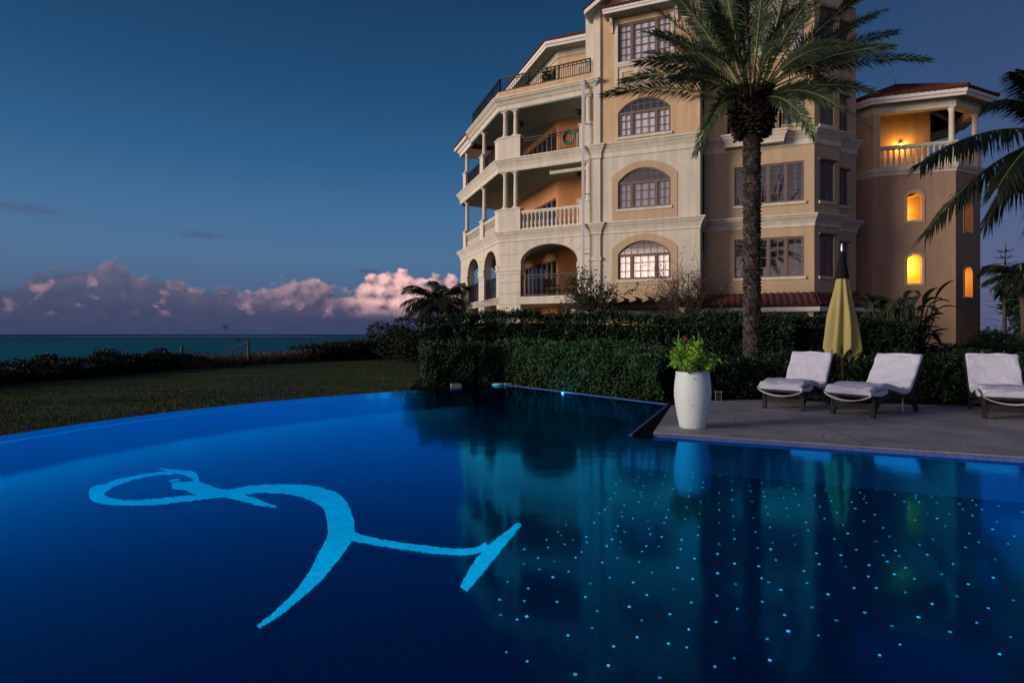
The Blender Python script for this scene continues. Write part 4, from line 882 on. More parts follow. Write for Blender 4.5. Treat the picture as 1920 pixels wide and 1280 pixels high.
# corner pilasters
mb = MB()
mb.fbox(FM, ML - .46, ML + .04, -.3, .10, 0, ZA - .56); mb.fbox(FM, ML - .46, ML + .04, -.3, .10, ZA + .003, ZB - .66); mb.fbox(FM, ML - .30, ML + .04, -.3, .10, ZB + .003, 16.9)
mb.fbox(FM, ML - .48, ML + .09, -.3, .15, 4.86, 5.02); mb.fbox(FM, ML - .46, ML + .07, -.3, .13, 4.60, 4.66)
mb.fbox(FM, ML - .8, ML - .3, -.6, -.06, 0, ZA - .56); mb.fbox(FM, ML - .8, ML - .3, -.6, -.3, 0, 16.9)
mb.build('corner_pilaster', 'trim', H)
mb = MB()
mb.fbox(FM, MR - .02, MR + .02, -1.4, -.002, 0, ZB - .6)
mb.build('return_wall', 'stucco_cream', H)
mb = MB(); mb.fbox(FM, MR - .02, MR + .02, -1.4, -.002, ZB - .4, 17); mb.build('return_wall', 'stucco_peach', H)

# --- right part of the front, with a bevelled corner
r0, r1 = 1.41, 4.33
RH = [rect(r0, r1, 3.9, 5.70), rect(r0, r1, 7.25, 9.05)]
RF3 = [rect(1.35, 3.15, 10.45, 12.55), rect(3.45, 4.35, 10.75, 12.50), rect(1.41, 4.33, 14.15, 15.9)]
mb = MB(); mb.panel(FR, rect(-.2, RW, 0, ZB - .3), RH, .35); mb.build('wall', 'stucco_tan', H)
mb = MB(); mb.panel(FR, rect(-.2, RW, ZB - .3, 16.6), RF3, .35); mb.build('wall', 'stucco_peach', H)
L4 = [(1, 2, 4)] * 4
window(FR, r0, r1, 3.9, 5.70, L4, 0, 'curtain', n=-.08)
window(FR, r0, r1, 7.25, 9.05, L4, 0, 'curtain', n=-.08)
window(FR, 1.35, 3.15, 10.45, 12.55, [(1, 2, 5)] * 2, 0, 'blind', sill=False)
window(FR, 3.45, 4.35, 10.75, 12.50, [(1, 2, 5)] * 2, 0, 'blind')
window(FR, 1.41, 4.33, 14.15, 15.9, L4, 0, 'blind')
CH = [rect(.32, 1.21, 3.9, 5.75), rect(.32, 1.21, 7.25, 9.05), rect(.32, 1.21, 10.65, 12.45), rect(.32, 1.21, 14.15, 15.85)]
mb = MB(); mb.panel(FC, rect(0, CW, 0, ZB - .3), CH[:2], .35); mb.build('wall', 'stucco_tan', H)
mb = MB(); mb.panel(FC, rect(0, CW, ZB - .3, 16.6), CH[2:], .35); mb.build('wall', 'stucco_peach', H)
for i, (z0, z1) in enumerate(((3.9, 5.75), (7.25, 9.05), (10.65, 12.45), (14.15, 15.85))):
    window(FC, .32, 1.21, z0, z1, [(1, 2, 5)] * 2, 0, 'curtain' if i < 2 else 'blind_cool', n=-.08, hood=True)
TH = [rect(.55, 1.32, 3.9, 5.55), rect(.55, 1.32, 7.25, 8.9), rect(.55, 1.32, 10.65, 12.3), rect(.55, 1.32, 14.15, 15.7)]
mb = MB(); mb.panel(FT, rect(0, TW, 0, ZB - .3), TH[:2], .35); mb.build('wall', 'stucco_tan', H)
mb = MB(); mb.panel(FT, rect(0, TW, ZB - .3, 16.6), TH[2:], .35); mb.build('wall', 'stucco_peach', H)
for i, (z0, z1) in enumerate(((3.9, 5.55), (7.25, 8.9), (10.65, 12.3), (14.15, 15.7))):
    window(FT, .55, 1.32, z0, z1, [(1, 2, 5)] * 2, 0, 'curtain' if i < 2 else 'blind_cool', n=-.08, hood=True)
tr = FT.xy(TW); trb = (tr[0] + .389 * 9, tr[1] + .921 * 9)
mb = MB(); mb.panel(Frame(tr, N2), rect(0, 9, 0, 16.6), [], .3); mb.build('wall', 'stucco_peach', H)

# dark rooms behind the windows
mb = MB(); mb.prism([FM.xy(ML + .1, -.8), FM.xy(MR - .1, -.8), FR.xy(.3, -.75), FR.xy(RW - .15, -.75), FC.xy(CW - .35, -.75), FT.xy(.35, -.65), FT.xy(TW - .25, -.65), (tr[0] + .389 * 8 - .5, tr[1] + .921 * 8), FM.xy(ML + .1, -8)], .1, 16.5)
mb.build('inner_rooms', 'dark_room', H)
# --- cornices along the whole front
mr_f = FM.xy(MR); mr_b = FM.xy(MR, -1.36); ml = FM.xy(ML)
front = [FM.xy(ML + .04), mr_f, mr_b]
for zt, h in ((ZA, .55), (ZB, .65)):
    mb = MB(); mb.sweep(front, cornice_prof(zt, h, .27)); mb.build('cornice', 'trim', H)
    mb = MB(); mb.sweep([FR.xy(.02), FR.xy(RW), FC.xy(CW), FC.xy(CW, -.8)], cornice_prof(zt, h, .30)); mb.build('cornice', 'trim', H)
    mb = MB(); mb.sweep([FT.xy(.0), FT.xy(TW), (tr[0] + .389 * .8, tr[1] + .921 * .8)], cornice_prof(zt - .06, h, .30)); mb.build('cornice', 'trim', H)
    mb = MB(); mb.sweep([FM.xy(ML - .44, .095), FM.xy(ML + .04, .095), FM.xy(ML + .04, 0)], cornice_prof(zt + .003, h, .27)); mb.build('cornice', 'trim', H)
# balconet in front of the french window
mb = MB(); mb.sweep([FR.xy(1.05, .0), FR.xy(1.05, .42), FR.xy(3.45, .42), FR.xy(3.45, .0)], cornice_prof(ZB + .02, .55, .22)); mb.fbox(FR, 1.06, 3.44, 0, .40, ZB - .5, ZB + .012)
mb.build('balconet_base', 'trim', H)
def railing(pts, z, h, name='railing', parent=H, step=.115, rings=True):
    mb = MB()
    for a, b in zip(pts[:-1], pts[1:]):
        a, b = Vector((*a, 0)), Vector((*b, 0)); L = (b - a).length; d = (b - a) / L
        up = lambda q, zz: Vector((q.x, q.y, zz))
        mb.bar(up(a, z + h), up(b, z + h), .06, .05); mb.bar(up(a, z + h - .13), up(b, z + h - .13), .035, .035); mb.bar(up(a, z + .07), up(b, z + .07), .04, .04)
        n = max(2, int(L / step))
        for k in range(1, n): 
            q = a + d * L * k / n; mb.bar(up(q, z + .07), up(q, z + h - .13), .026)
            if rings and k % 2: mb.bar(up(q, z + h - .13), up(q, z + h - .02), .05, .018)
        m = max(1, round(L / 1.5))
        for k in range(m + 1):
            q = a + d * L * k / m; mb.bar(up(q, z), up(q, z + h + .02), .065)
    return mb.build(name, 'iron', parent)
railing([FR.xy(1.16, .02), FR.xy(1.16, .36), FR.xy(3.34, .36), FR.xy(3.34, .02)], ZB + .03, .85)

# --- roofs
def tiled(name, p0, p1, q1, q0, parent=H, wave=.24, row=.36, amp=.045, m='tile'):
    """barrel tiles on the slope p0-p1 (eave) to q0-q1 (top)"""
    p0, p1, q0, q1 = (Vector(p) for p in (p0, p1, q0, q1))
    L = (p1 - p0).length; S = ((q0 + q1) / 2 - (p0 + p1) / 2).length
    nc = max(2, round(L / wave)) * 8; nr = max(1, round(S / row))
    nrm = (p1 - p0).cross(q0 - p0).normalized()
    if nrm.z < 0: nrm = -nrm
    V, F = [], []
    for r in range(nr):
        for e, k in ((0, .05), (1, 0.0)):
            v = (r + e) / nr
            for c in range(nc + 1):
                u = c / nc; base = p0.lerp(p1, u).lerp(q0.lerp(q1, u), v)
                V.append(base + nrm * (amp * abs(math.sin(math.pi * c / 8 )) ** .8 * 1.6 + k + random.uniform(-.004, .004)))
        b = r * 2 * (nc + 1)
        F += [[b + c, b + c + 1, b + nc + 2 + c, b + nc + 1 + c] for c in range(nc)]
        if r: F += [[b - nc - 1 + c, b - nc + c, b + c + 1, b + c] for c in range(nc)]
    mb = MB(); mb.add(V, F, True)
    # closed eave ends
    mb.add([V[c] for c in range(nc + 1)] + [V[c] - nrm * .07 - Vector((0, 0, .02)) for c in range(nc + 1)], [[c, c + 1, nc + 2 + c, nc + 1 + c] for c in range(nc)])
    o = mb.build(name, m, parent, recalc=False); return o

# gable over the arched-window front
zE = 16.75; ap = (ML + MR) / 2; sl = .62
for sg, e in ((-1, ML), (1, MR)):
    a, b = e + sg * .62, ap; za, zb = zE, zE + abs(a - b) * sl
    mb = MB()   # rake board and soffit
    P = [(a, za - .20), (a, za), (b, zb), (b, zb - .22)]
    mb.add([FM.p(s, .62, z) for s, z in P] + [FM.p(s, .55, z) for s, z in P], [[0, 1, 2, 3], [7, 6, 5, 4], [0, 4, 5, 1], [1, 5, 6, 2], [2, 6, 7, 3], [3, 7, 4, 0]])
    mb.fbox(FM, min(a, a - sg * .08), max(a, a - sg * .08), -6, .548, za - .20, za)
    mb.build('fascia', 'fascia', H)
    mb = MB(); P = [(a + (-sg) * .09, za - .19), (b, zb - .215), (b, zb - .17), (a + (-sg) * .09, za - .14)]
    mb.add([FM.p(s, .545, z) for s, z in P] + [FM.p(s, -6, z) for s, z in P], [[0, 1, 2, 3], [7, 6, 5, 4], [0, 4, 5, 1], [1, 5, 6, 2], [2, 6, 7, 3], [3, 7, 4, 0]])
    mb.build('soffit', 'ceiling', H)
    tiled('roof', FM.p(a - .02 * -sg, -6, za + .01), FM.p(a - .02 * -sg, .66, za + .01), FM.p(b, .66, zb + .01), FM.p(b, -6, zb + .01))
# little tiled canopy over the top window
mb = MB(); mb.fbox(FM, -1.75, 1.76, .02, .66, 16.34, 16.40); mb.build('soffit', 'ceiling', H)
mb = MB(); mb.fbox(FM, -1.78, 1.79, .66, .74, 16.30, 16.50); mb.fbox(FM, -1.78, -1.75, 0, .66, 16.30, 16.50); mb.fbox(FM, 1.76, 1.79, 0, .66, 16.30, 16.50); mb.fbox(FM, -1.80, 1.81, .74, .78, 16.42, 16.52); mb.build('fascia', 'fascia', H)
tiled('canopy_roof', FM.p(-1.80, .80, 16.53), FM.p(1.81, .80, 16.53), FM.p(1.81, 0, 16.95), FM.p(-1.80, 0, 16.95))
for s in (-1.50, 1.51):
    mb = MB(); P = [(.0, 15.70), (.10, 15.66), (.12, 15.80), (.16, 15.95), (.30, 16.10), (.34, 16.33), (0, 16.33)]
    mb.add([FM.p(s - .06, n, z) for n, z in P] + [FM.p(s + .06, n, z) for n, z in P], [list(range(7)), list(range(7, 14))[::-1]] + [[i, (i + 1) % 7, 7 + (i + 1) % 7, 7 + i] for i in range(7)])
    mb.build('bracket', 'trim', H)
# eaves of the right part
path = [FR.xy(-.4), FR.xy(RW), FC.xy(CW), FC.xy(CW, -.45)]
ev = [FR.xy(-.2), FR.xy(RW), FC.xy(CW + .35), FC.xy(CW + .35, -6)]
mb = MB(); mb.sweep(ev, [(-.5, 16.55), (.70, 16.55), (.70, 16.61), (-.5, 16.61)]); mb.build('soffit', 'ceiling', H)
mb = MB(); mb.sweep(ev, [(.70, 16.48), (.78, 16.48), (.80, 16.56), (.84, 16.58), (.84, 16.72), (.70, 16.72)]); mb.build('fascia', 'fascia', H)
mb = MB(); mb.sweep(ev, [(.62, 16.73), (.90, 16.73), (.88, 16.80), (-1.4, 17.8), (-1.4, 17.7)]); mb.build('roof', 'tile', H)
mb = MB(); mb.sweep([FR.xy(-.1), FR.xy(RW), FC.xy(CW), FC.xy(CW, -.5)], [(-.02, 16.05), (.04, 16.05), (.08, 16.2), (.14, 16.5), (.14, 16.545), (-.02, 16.545)]); mb.build('frieze', 'trim', H)

# --- balconies: slabs, cornices, piers, columns
sl_poly = [tuple(S0 + Vector((.25, -.10))), tuple(C0), tuple(E0), tuple(KE + DL * -.2), tuple(K0), W1.xy(2.9)]
def slab(z0, z1, nm, m, inset=0.0):
    mb = MB(); mb.prism(sl_poly, z0, z1); return mb.build(nm, m, H)
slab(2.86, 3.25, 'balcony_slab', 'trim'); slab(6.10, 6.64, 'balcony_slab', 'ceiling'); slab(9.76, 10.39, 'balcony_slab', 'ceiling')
mb = MB(); mb.prism([sl_poly[0], sl_poly[1], tuple(D0), tuple(D0 + Vector((6.0, 2.4))), tuple(K0 + N2 * 3), W1.xy(3.1, -.2)], 12.95, 13.58); mb.build('balcony_slab', 'ceiling', H)
sp = [tuple(E0 + N2 * .9), tuple(E0), tuple(C0), tuple(S0)]
for zt, h in ((ZA, .55), (ZB, .65)):
    mb = MB(); mb.sweep(sp, cornice_prof(zt, h, .27)); mb.build('cornice', 'trim', H)
mb = MB(); mb.sweep([tuple(D0 + Vector((2, .6))), tuple(D0), tuple(C0), tuple(S0), tuple(S0 + N2 * .5)], cornice_prof(ZC, .62, .36)); mb.build('cornice', 'trim', H)
mb = MB(); mb.sweep([tuple(D0 + Vector((2, .6))), tuple(D0), tuple(C0), tuple(S0)], [(.02, ZC + .003), (.02, 14.0), (-.16, 14.0), (-.16, ZC + .003)]); mb.build('parapet', 'stucco_peach', H)
o = railing([tuple(D0 + DL * -.05 + Vector((.08, .0))), tuple(C0 + Vector((.09, .05))), FB.xy(BW - .2, -.08)], 14.0, .74)
# first floor arcade (with the storey below)
fa = arch_hole(1.28, 4.42, 3.25, 4.95, .92, 20)
mb = MB(); mb.panel(FB, rect(0, BW - .02, 0, 6.12), [fa, rect(1.28, 4.42, 0.02, 2.86)], .42); mb.build('arcade_wall', 'stucco_cream', H)
LA = [(8.0 - 2.70, 8.0 - .42), (8.0 - 6.30, 8.0 - 3.80)]
mb = MB(); mb.panel(FL, rect(0, LW - .003, 0, 6.12), [arch_hole(a, b, 3.25, 4.95, .92, 20) for a, b in LA] + [rect(a, b, .02, 2.86) for a, b in LA], .42); mb.build('arcade_wall', 'stucco_cream', H)
mb = MB(); mb.panel(Frame(E0 + Vector((3.1, 1.1)), Vector((-3.1, -1.1))), rect(0, 3.28, 0, 6.12), [arch_hole(.7, 2.6, 3.25, 4.95, .9, 16)], .42); mb.build('arcade_wall', 'stucco_cream', H)
# impost mouldings and block joints
def impost(F, a, b):
    mb = MB(); mb.fbox(F, a - .05, b + .05, -.47, .06, 4.84, 4.93); mb.fbox(F, a - .03, b + .03, -.45, .035, 4.66, 4.838); mb.fbox(F, a - .05, b + .05, -.47, .055, 4.60, 4.657)
    mb.build('impost', 'trim', H)
impost(FB, .06, 1.28); impost(FB, 4.42, BW - .1); impost(FL, .1, LA[1][0]); impost(FL, LA[1][1], LA[0][0]); impost(FL, LA[0][1], LW - .06)
mb = MB()
mat('groove', (.20, .155, .115), .95, .1)
for F, spans in ((FB, ((.02, 1.27), (4.43, BW - .04))), (FL, ((.02, LA[1][0]), (LA[1][1], LA[0][0])))):
    for a, b in spans:
        for z in (2.2, 2.86, 3.43, 4.0, 4.42, 5.45): mb.fbox(F, a + .01, b - .01, -.01, .004, z - .009, z + .009)
c = (1.28 + 4.42) / 2
for th in (30, 50, 68, 90, 112, 130, 150):
    ca, sa = math.cos(R(th)), math.sin(R(th)); p = (c + 1.6 * ca, 4.95 + .95 * sa); q = (c + 2.15 * ca, min(6.05, 4.95 + 1.5 * sa))
    mb.bar(FB.p(p[0], .0, p[1]), FB.p(q[0], .0, q[1]), .014, .008)
mb.build('block_joints', 'groove', H)
railing([FB.xy(1.28, -.15), FB.xy(4.42, -.15)], 3.26, 1.08)
for a, b in LA: railing([FL.xy(a, -.15), FL.xy(b, -.15)], 3.26, 1.08)
railing([tuple(E0 + Vector((2.4, .85))), tuple(E0 + Vector((.5, .18)))], 3.26, 1.08)

def column(F, s, n, z0, z1, r=.125):
    h = z1 - z0; mb = MB(); q = F.p(s, n, z0)
    mb.lathe([(r * 1.35, .05), (r * 1.42, .09), (r * 1.30, .13), (r * 1.02, .16), (r, .2), (r * .96, h * .5), (r * .84, h - .24), (r * .95, h - .22), (r * .95, h - .19), (r * .85, h - .18), (r * .86, h - .13), (r * 1.15, h - .08), (r * 1.3, h - .05)], q, 20)
    rz = math.atan2(F.d.y, F.d.x)
    mb.box((q.x, q.y, z0 + .025), (r * 2.9, r * 2.9, .05), rz); mb.box((q.x, q.y, z1 - .025), (r * 2.75, r * 2.75, .05), rz)
    return mb.build('column', 'trim', H)
# baluster: shared mesh, every one its own piece
def baluster_mesh(h):
    mb = MB(); r = .075
    mb.lathe([(r * .75, .05), (r * .9, .08), (r * .55, .12), (r * .8, h * .22), (r * 1.0, h * .32), (r * .8, h * .45), (r * .46, h * .66), (r * .5, h * .74), (r * .72, h * .80), (r * .5, h * .83), (r * .62, h * .9), (r * .75, h - .05)], (0, 0, 0), 12)
    mb.box((0, 0, .025), (.14, .14, .05)); mb.box((0, 0, h - .025), (.14, .14, .05))
    return mb
BAL = {}
def balustrade(F, s0, s1, n, z, h=1.02, parent=H, step=.235):
    mb = MB(); mb.fbox(F, s0, s1, n - .11, n + .11, z, z + .10); mb.fbox(F, s0, s1, n - .12, n + .12, z + h - .11, z + h); mb.fbox(F, s0, s1, n - .10, n + .10, z + h - .14, z + h - .112)
    o = mb.build('balustrade', 'trim', parent)
    m = max(1, round((s1 - s0) / step)); hh = h - .24
    for k in range(m):
        s = s0 + (s1 - s0) * (k + .5) / m; q = F.p(s, n, z + .10)
        key = round(hh, 3)
        if key not in BAL:
            b = baluster_mesh(hh).build('baluster', 'trim', None); BAL[key] = b; b.parent = o; first = True
        else:
            b = BAL[key].copy(); COL.objects.link(b); b.parent = o
        b.location = q - OFF[parent.name]; b.rotation_euler = (0, 0, math.atan2(F.d.y, F.d.x))
    return o
ped = lambda F, a, b, z, h: (lambda mb: (mb.fbox(F, a, b, -.34, -.0, z, z + h - .08), mb.fbox(F, a - .04, b + .04, -.38, .04, z + h - .08, z + h), mb.build('pedestal', 'trim', H)))(MB())
# second floor: stone balustrade; third floor: iron railings
for z, top, stone in ((ZA + .005, 9.75, True), (ZB + .005, 12.95, False)):
    h = 1.20; F = FB
    ped(FB, .02, 1.26, z, h); ped(FB, BW - .75, BW + .02, z, h)
    mb = MB(); mb.fbox(FL, LW - .62, LW - .004, -.33, 0, z, z + h - .08); mb.fbox(FL, LW - .66, LW - .03, -.37, .04, z + h - .08, z + h - .002); mb.build('pedestal', 'trim', H)
    column(FB, .30, -.19, z + h, top); column(FB, .92, -.19, z + h, top)
    column(FB, BW - .30, -.19, z + h, top)
    for s in (LA[0][0] - .55, .55 + .35):
        ped(FL, s - .32, s + .32, z, h); column(FL, s, -.19, z + h, top)
    segs = ((FB, 1.27, BW - .76), (FL, .55 + .68, LA[0][0] - .88), (FL, LA[0][0] - .22, LW - .63))
    for F, a, b in segs:
        if stone: balustrade(F, a, b, -.17, z)
        else: railing([F.xy(a, -.17), F.xy(b, -.17)], z, 1.02)
# rear walls of the balconies and the set-back top storey
doors = [(4.6, 8.7)]
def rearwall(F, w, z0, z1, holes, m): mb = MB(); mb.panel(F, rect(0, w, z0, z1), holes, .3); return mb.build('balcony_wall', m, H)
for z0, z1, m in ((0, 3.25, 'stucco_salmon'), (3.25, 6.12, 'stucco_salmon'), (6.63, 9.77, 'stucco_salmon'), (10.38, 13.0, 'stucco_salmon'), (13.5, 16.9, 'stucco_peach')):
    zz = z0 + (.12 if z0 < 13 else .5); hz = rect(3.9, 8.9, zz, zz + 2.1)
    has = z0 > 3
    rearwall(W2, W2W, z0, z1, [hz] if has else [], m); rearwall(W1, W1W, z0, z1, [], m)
    if has: window(W2, 3.9, 8.9, zz, zz + 2.1, [(1, 1, 1)] * 7, 0, 'curtain', n=-.06, sill=False)
for z in (4.2, 7.6, 11.2, 14.75):
    mb = MB(); mb.panel(W1, rect(1.05, 1.95, z - .5, z + 1.0), [rect(1.15, 1.85, z - .4, z + .9)], .05, .05); mb.build('window_surround', 'trim', H)
# side wall closing the balcony against the front
mb = MB(); q = FM.xy(ML); mb.panel(Frame(q, N2), rect(0.0, 4.0, 0, 16.9), [], .2); mb.build('side_wall', 'stucco_cream', H)
# roof of the top storey
ev = [tuple(KE + DL * -1), tuple(K0), W1.xy(2.35)]
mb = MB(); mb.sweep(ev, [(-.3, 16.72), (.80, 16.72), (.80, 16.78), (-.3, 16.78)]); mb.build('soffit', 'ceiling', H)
mb = MB(); mb.sweep(ev, [(.80, 16.64), (.87, 16.64), (.89, 16.74), (.95, 16.77), (.95, 16.92), (.80, 16.92)]); mb.build('fascia', 'fascia', H)
mb = MB(); mb.sweep(ev, [(.02, 16.38), (.05, 16.38), (.12, 16.60), (.12, 16.715), (.02, 16.715)]); mb.build('frieze', 'trim', H)
e0, e1, e2 = (Vector((*p, 16.93)) for p in (W2.xy(1.0, .98), W2.xy(W2W, .98), W1.xy(2.35, .98)))
m_in = (W1.nn * -1)
kk = Vector((*W2.xy(W2W + .32, .98), 16.93))
tiled('roof', e0, kk, kk + Vector((1.5, 2.0, 1.35)), e0 + Vector((2.4, .8, 1.35)))
tiled('roof', kk, e2, e2 + Vector((.7, 1.6, 1.0)), kk + Vector((1.5, 2.0, 1.35)))
# tiled roof over the far end of the balconies
zt = 13.35
q0, q1 = E0 + Vector((-.45, .25)), D0 + Vector((-.30, -.25))
mb = MB(); mb.sweep([tuple(E0 + Vector((2.2, .8))), tuple(E0), tuple(D0 + DL * -.0)], [(-.1, zt - .50), (.05, zt - .50), (.05, zt - .30), (.12, zt - .27), (.20, zt - .12), (.34, zt - .10), (.36, zt), (.34, zt + .10), (-.1, zt + .10)]); mb.build('fascia', 'fascia', H)
f0, f1 = Vector((*FL.xy(-.35, .36), zt + .11)), Vector((*FL.xy(2.62, .36), zt + .11))
tiled('roof', f0, f1, f1 + Vector((1.3, .5, .7)), f0 + Vector((1.3, .5, .7)))
b0 = Vector((*FL.xy(-.38, -2.5), zt + .11))
tiled('roof', b0, f0, f0 + Vector((1.3, .5, .7)), b0 + Vector((.2, -.5, .7)))
# downpipe with straps
mb = MB(); pq = FB.p(BW - .40, .36, 0); mb.bar((pq.x, pq.y, .4), (pq.x, pq.y, 13.75), .13, .10)
pipe = mb.build('downpipe', 'pipe', H)
mb = MB()
for z in (5.2, 8.1, 11.5, 13.3): mb.bar(FB.p(BW - .46, .30, z), FB.p(BW - .16, -.02, z), .03, .05)
mb.build('strap', 'pipe', pipe)
# low tiled porch roof along the foot of the right part
pr = [FM.xy(MR + .02, -.2), FM.xy(MR + .02, -.02)]
pz = 2.52
PE = [FR.xy(-.38, 1.25), FR.xy(RW + .1, 1.25), FC.xy(CW + 1.9, .95)]
PW = [FR.xy(-.38, .02), FR.xy(RW, .02), FC.xy(CW + 1.9, .02)]
for i in (0, 1):
    tiled('porch_roof', (*PE[i], pz), (*PE[i + 1], pz), (*PW[i + 1], pz + .62), (*PW[i], pz + .62), wave=.27)
mb = MB(); mb.sweep([PE[0], PE[1], PE[2]], [(-.12, pz - .24), (.02, pz - .24), (.05, pz - .18), (.05, pz - .05), (-.12, pz - .05)]); mb.build('gutter', 'fascia', H)
mb = MB(); mb.prism([PE[0], PE[1], PE[2], PW[2], PW[1], PW[0]], pz - .045, pz - .03); mb.build('porch_ceiling', 'ceiling', H)
mb = MB()
for s in (.0, 2.2, 4.4): mb.fbox(FR, s, s + .22, .85, 1.07, 0, pz - .05)
mb.build('porch_posts', 'trim', H)

# balcony lamps: each hangs from a ceiling
def ceil_lamp(x, y, z, label):
    t = thing('ceiling_lamp', label, 'ceiling lamp', (x, y, z), 'balcony ceiling lamps')
    mb = MB(); mb.lathe([(.07, 0), (.075, -.03), (.02, -.04), (.02, -.10), (.17, -.11), (.175, -.14)], (x, y, z), 16); mb.build('mount', 'lamp_metal', t)
    mb = MB(); mb.lathe([(.165, -.14), (.15, -.20), (.09, -.26), (.03, -.29), (.02, -.33)], (x, y, z), 16); mb.build('bowl', 'lamp_metal', t)
def at(px, Y): return ((px - 960) / 1120 * Y, Y)
ceil_lamp(*at(977, 32.8), 12.95, 'dark bowl lamp under the ceiling of the iron-railed balcony, beside the pair of columns')
ceil_lamp(*at(1087, 31.0), 12.95, 'dark bowl lamp under the ceiling of the iron-railed balcony, behind the white downpipe')
ceil_lamp(*at(1087, 30.9), 9.76, 'dark bowl lamp under the ceiling of the balcony with the stone balustrade')
# rolled awning on the second balcony
mb = MB(); a, b = FB.p(2.75, -.5, 9.55), FB.p(BW - .35, -.5, 9.55); mb.tube([a, b], .10, 12)
t = thing('rolled_awning', 'cream rolled-up awning under the ceiling of the balcony with the stone balustrade', 'awning', tuple(a))
mb.build('fabric_roll', 'stucco_cream', t)
mb = MB(); mb.tube([a + Vector((0, 0, .1)), a + Vector((0, 0, .2))], .03); mb.tube([b + Vector((0, 0, .1)), b + Vector((0, 0, .2))], .03); mb.build('bracket', 'fascia', t)
# green garden hose coiled over the rail
hp = FB.p(BW - 1.25, .0, ZB + .78)
t = thing('garden_hose', 'green garden hose coiled over the iron balcony railing', 'hose', tuple(hp))
for k in range(5):
    mb = MB(); rr = .22 + .03 * k; c = hp + Vector((random.uniform(-.03, .03), random.uniform(-.03, .03), random.uniform(-.05, .02)))
    mb.tube([FB.p(BW - 1.25 + math.cos(2 * math.pi * q / 24) * rr, .0 + k * .025, ZB + .62 + math.sin(2 * math.pi * q / 24) * rr * 1.1) for q in range(25)], .022, 6, False)
    mb.build('coil', 'hose', t)
# chairs and a plant on the balconies
def patio_chair(p, rz, label):
    t = thing('patio_chair', label, 'chair', tuple(p), 'balcony chairs'); co, si = math.cos(rz), math.sin(rz)
    tf = lambda q: (p[0] + q[0] * co - q[1] * si, p[1] + q[0] * si + q[1] * co, p[2] + q[2])
    def part(nm, boxes, m):
        mb = MB()
        for c, d in boxes: mb.box(c, d)
        mb.v = [tf(v) for v in mb.v]; mb.build(nm, m, t)
    part('seat', [((0, 0, .42), (.6, .6, .08))], 'wicker_brown'); part('cushion', [((0, 0, .50), (.54, .54, .09))], 'cushion')
    part('backrest', [((0, .29, .72), (.6, .06, .6))], 'wicker_brown')
    for sx in (-1, 1):
        part('armrest', [((.28 * sx, 0, .66), (.07, .6, .05))], 'wicker_brown')
        for sy in (-1, 1): part('leg', [((.26 * sx, .26 * sy, .19), (.06, .06, .38))], 'wicker_brown')
patio_chair(FB.p(3.5, -1.2, 3.25), 2.6, 'brown wicker chair behind the iron railing of the arched balcony, nearest the white downpipe')
patio_chair(FB.p(2.3, -1.7, 3.25), .8, 'brown wicker chair deeper inside the arched balcony, in front of the dark glazed doors')
t = thing('potted_plant', 'small dark potted plant behind the railing of the roof terrace', 'plant', (*FB.xy(2.55, -.5), 13.6))
q = FB.p(2.55, -.5, 13.6)
mb = MB(); mb.lathe([(.13, 0), (.20, .42), (.22, .45), (.18, .45)], q, 14); mb.build('pot', 'lamp_metal', t)
P = np.array(q) + RNG.normal(size=(160, 3)) * np.array([.14, .14, .20]) + np.array([0, 0, .95]); V, F = leaf_cloud(P, .2, .07); np_build('foliage', V, F, 'vine_leaf', t)
mb = MB(); mb.tube([q + Vector((0, 0, .4)), q + Vector((0, 0, 1.0))], .02); mb.build('stem', 'bark', t)

# ------------------------------------------------------------------ stair tower
mat('tower_trim', (.46, .36, .29), .85, .2, .2, 30, .05, 2)
T = thing('stair_tower', 'shaded brown stair tower with lit arched windows and an open loggia under red tiles', 'tower', (19, 29, 0))
P0 = Vector((17.53, 29.0)); P1 = P0 + Vector((.946, -.326)) * 3.38; P2 = P1 + Vector((.899, .438)) * 2.06
P3 = P2 + Vector((.326, .946)) * 3.4; P4 = P3 + Vector((-.438, .899)) * 2.0; P5 = P4 + Vector((-.946, .326)) * 3.3; P6 = P5 + Vector((-.899, -.438)) * 2.3; P7 = P0 + Vector((-.438, .899)) * 2.0
TF = Frame(P0, P1 - P0); TR = Frame(P1, P2 - P1); TL = Frame(P7, P0 - P7)
ZL = 9.28
fw = (1.43, 2.03); rw = (.68, 1.32)
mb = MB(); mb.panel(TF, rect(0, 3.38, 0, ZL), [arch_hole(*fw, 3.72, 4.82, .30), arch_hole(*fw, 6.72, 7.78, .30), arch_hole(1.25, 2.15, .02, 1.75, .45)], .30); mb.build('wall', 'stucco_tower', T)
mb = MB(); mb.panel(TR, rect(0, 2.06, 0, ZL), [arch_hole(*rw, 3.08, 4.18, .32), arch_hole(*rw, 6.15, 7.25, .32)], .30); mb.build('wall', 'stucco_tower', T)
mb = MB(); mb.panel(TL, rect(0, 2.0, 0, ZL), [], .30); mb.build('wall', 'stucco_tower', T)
ring = [P2, P3, P4, P5, P6, P7]
for a, b in zip(ring[:-1], ring[1:]):
    mb = MB(); mb.panel(Frame(a, b - a), rect(0, (b - a).length, 0, ZL), [], .30); mb.build('wall', 'stucco_tower', T)
def surround(F, a, b, z0, zs, rise, w=.115, door=False):
    o = [(a - w, z0 - (0 if door else w)), (b + w, z0 - (0 if door else w))] + arch_pts(a - w, b + w, zs, rise + w); h = [(a, z0), (b, z0)] + arch_pts(a, b, zs, rise)
    if door: h = [(a, z0 + .01), (b, z0 + .01)] + h[2:]
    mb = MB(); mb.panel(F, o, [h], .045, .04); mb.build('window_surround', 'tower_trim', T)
surround(TF, *fw, 3.72, 4.82, .30); surround(TF, *fw, 6.72, 7.78, .30); surround(TF, 1.25, 2.15, .02, 1.75, .45, .14, True)
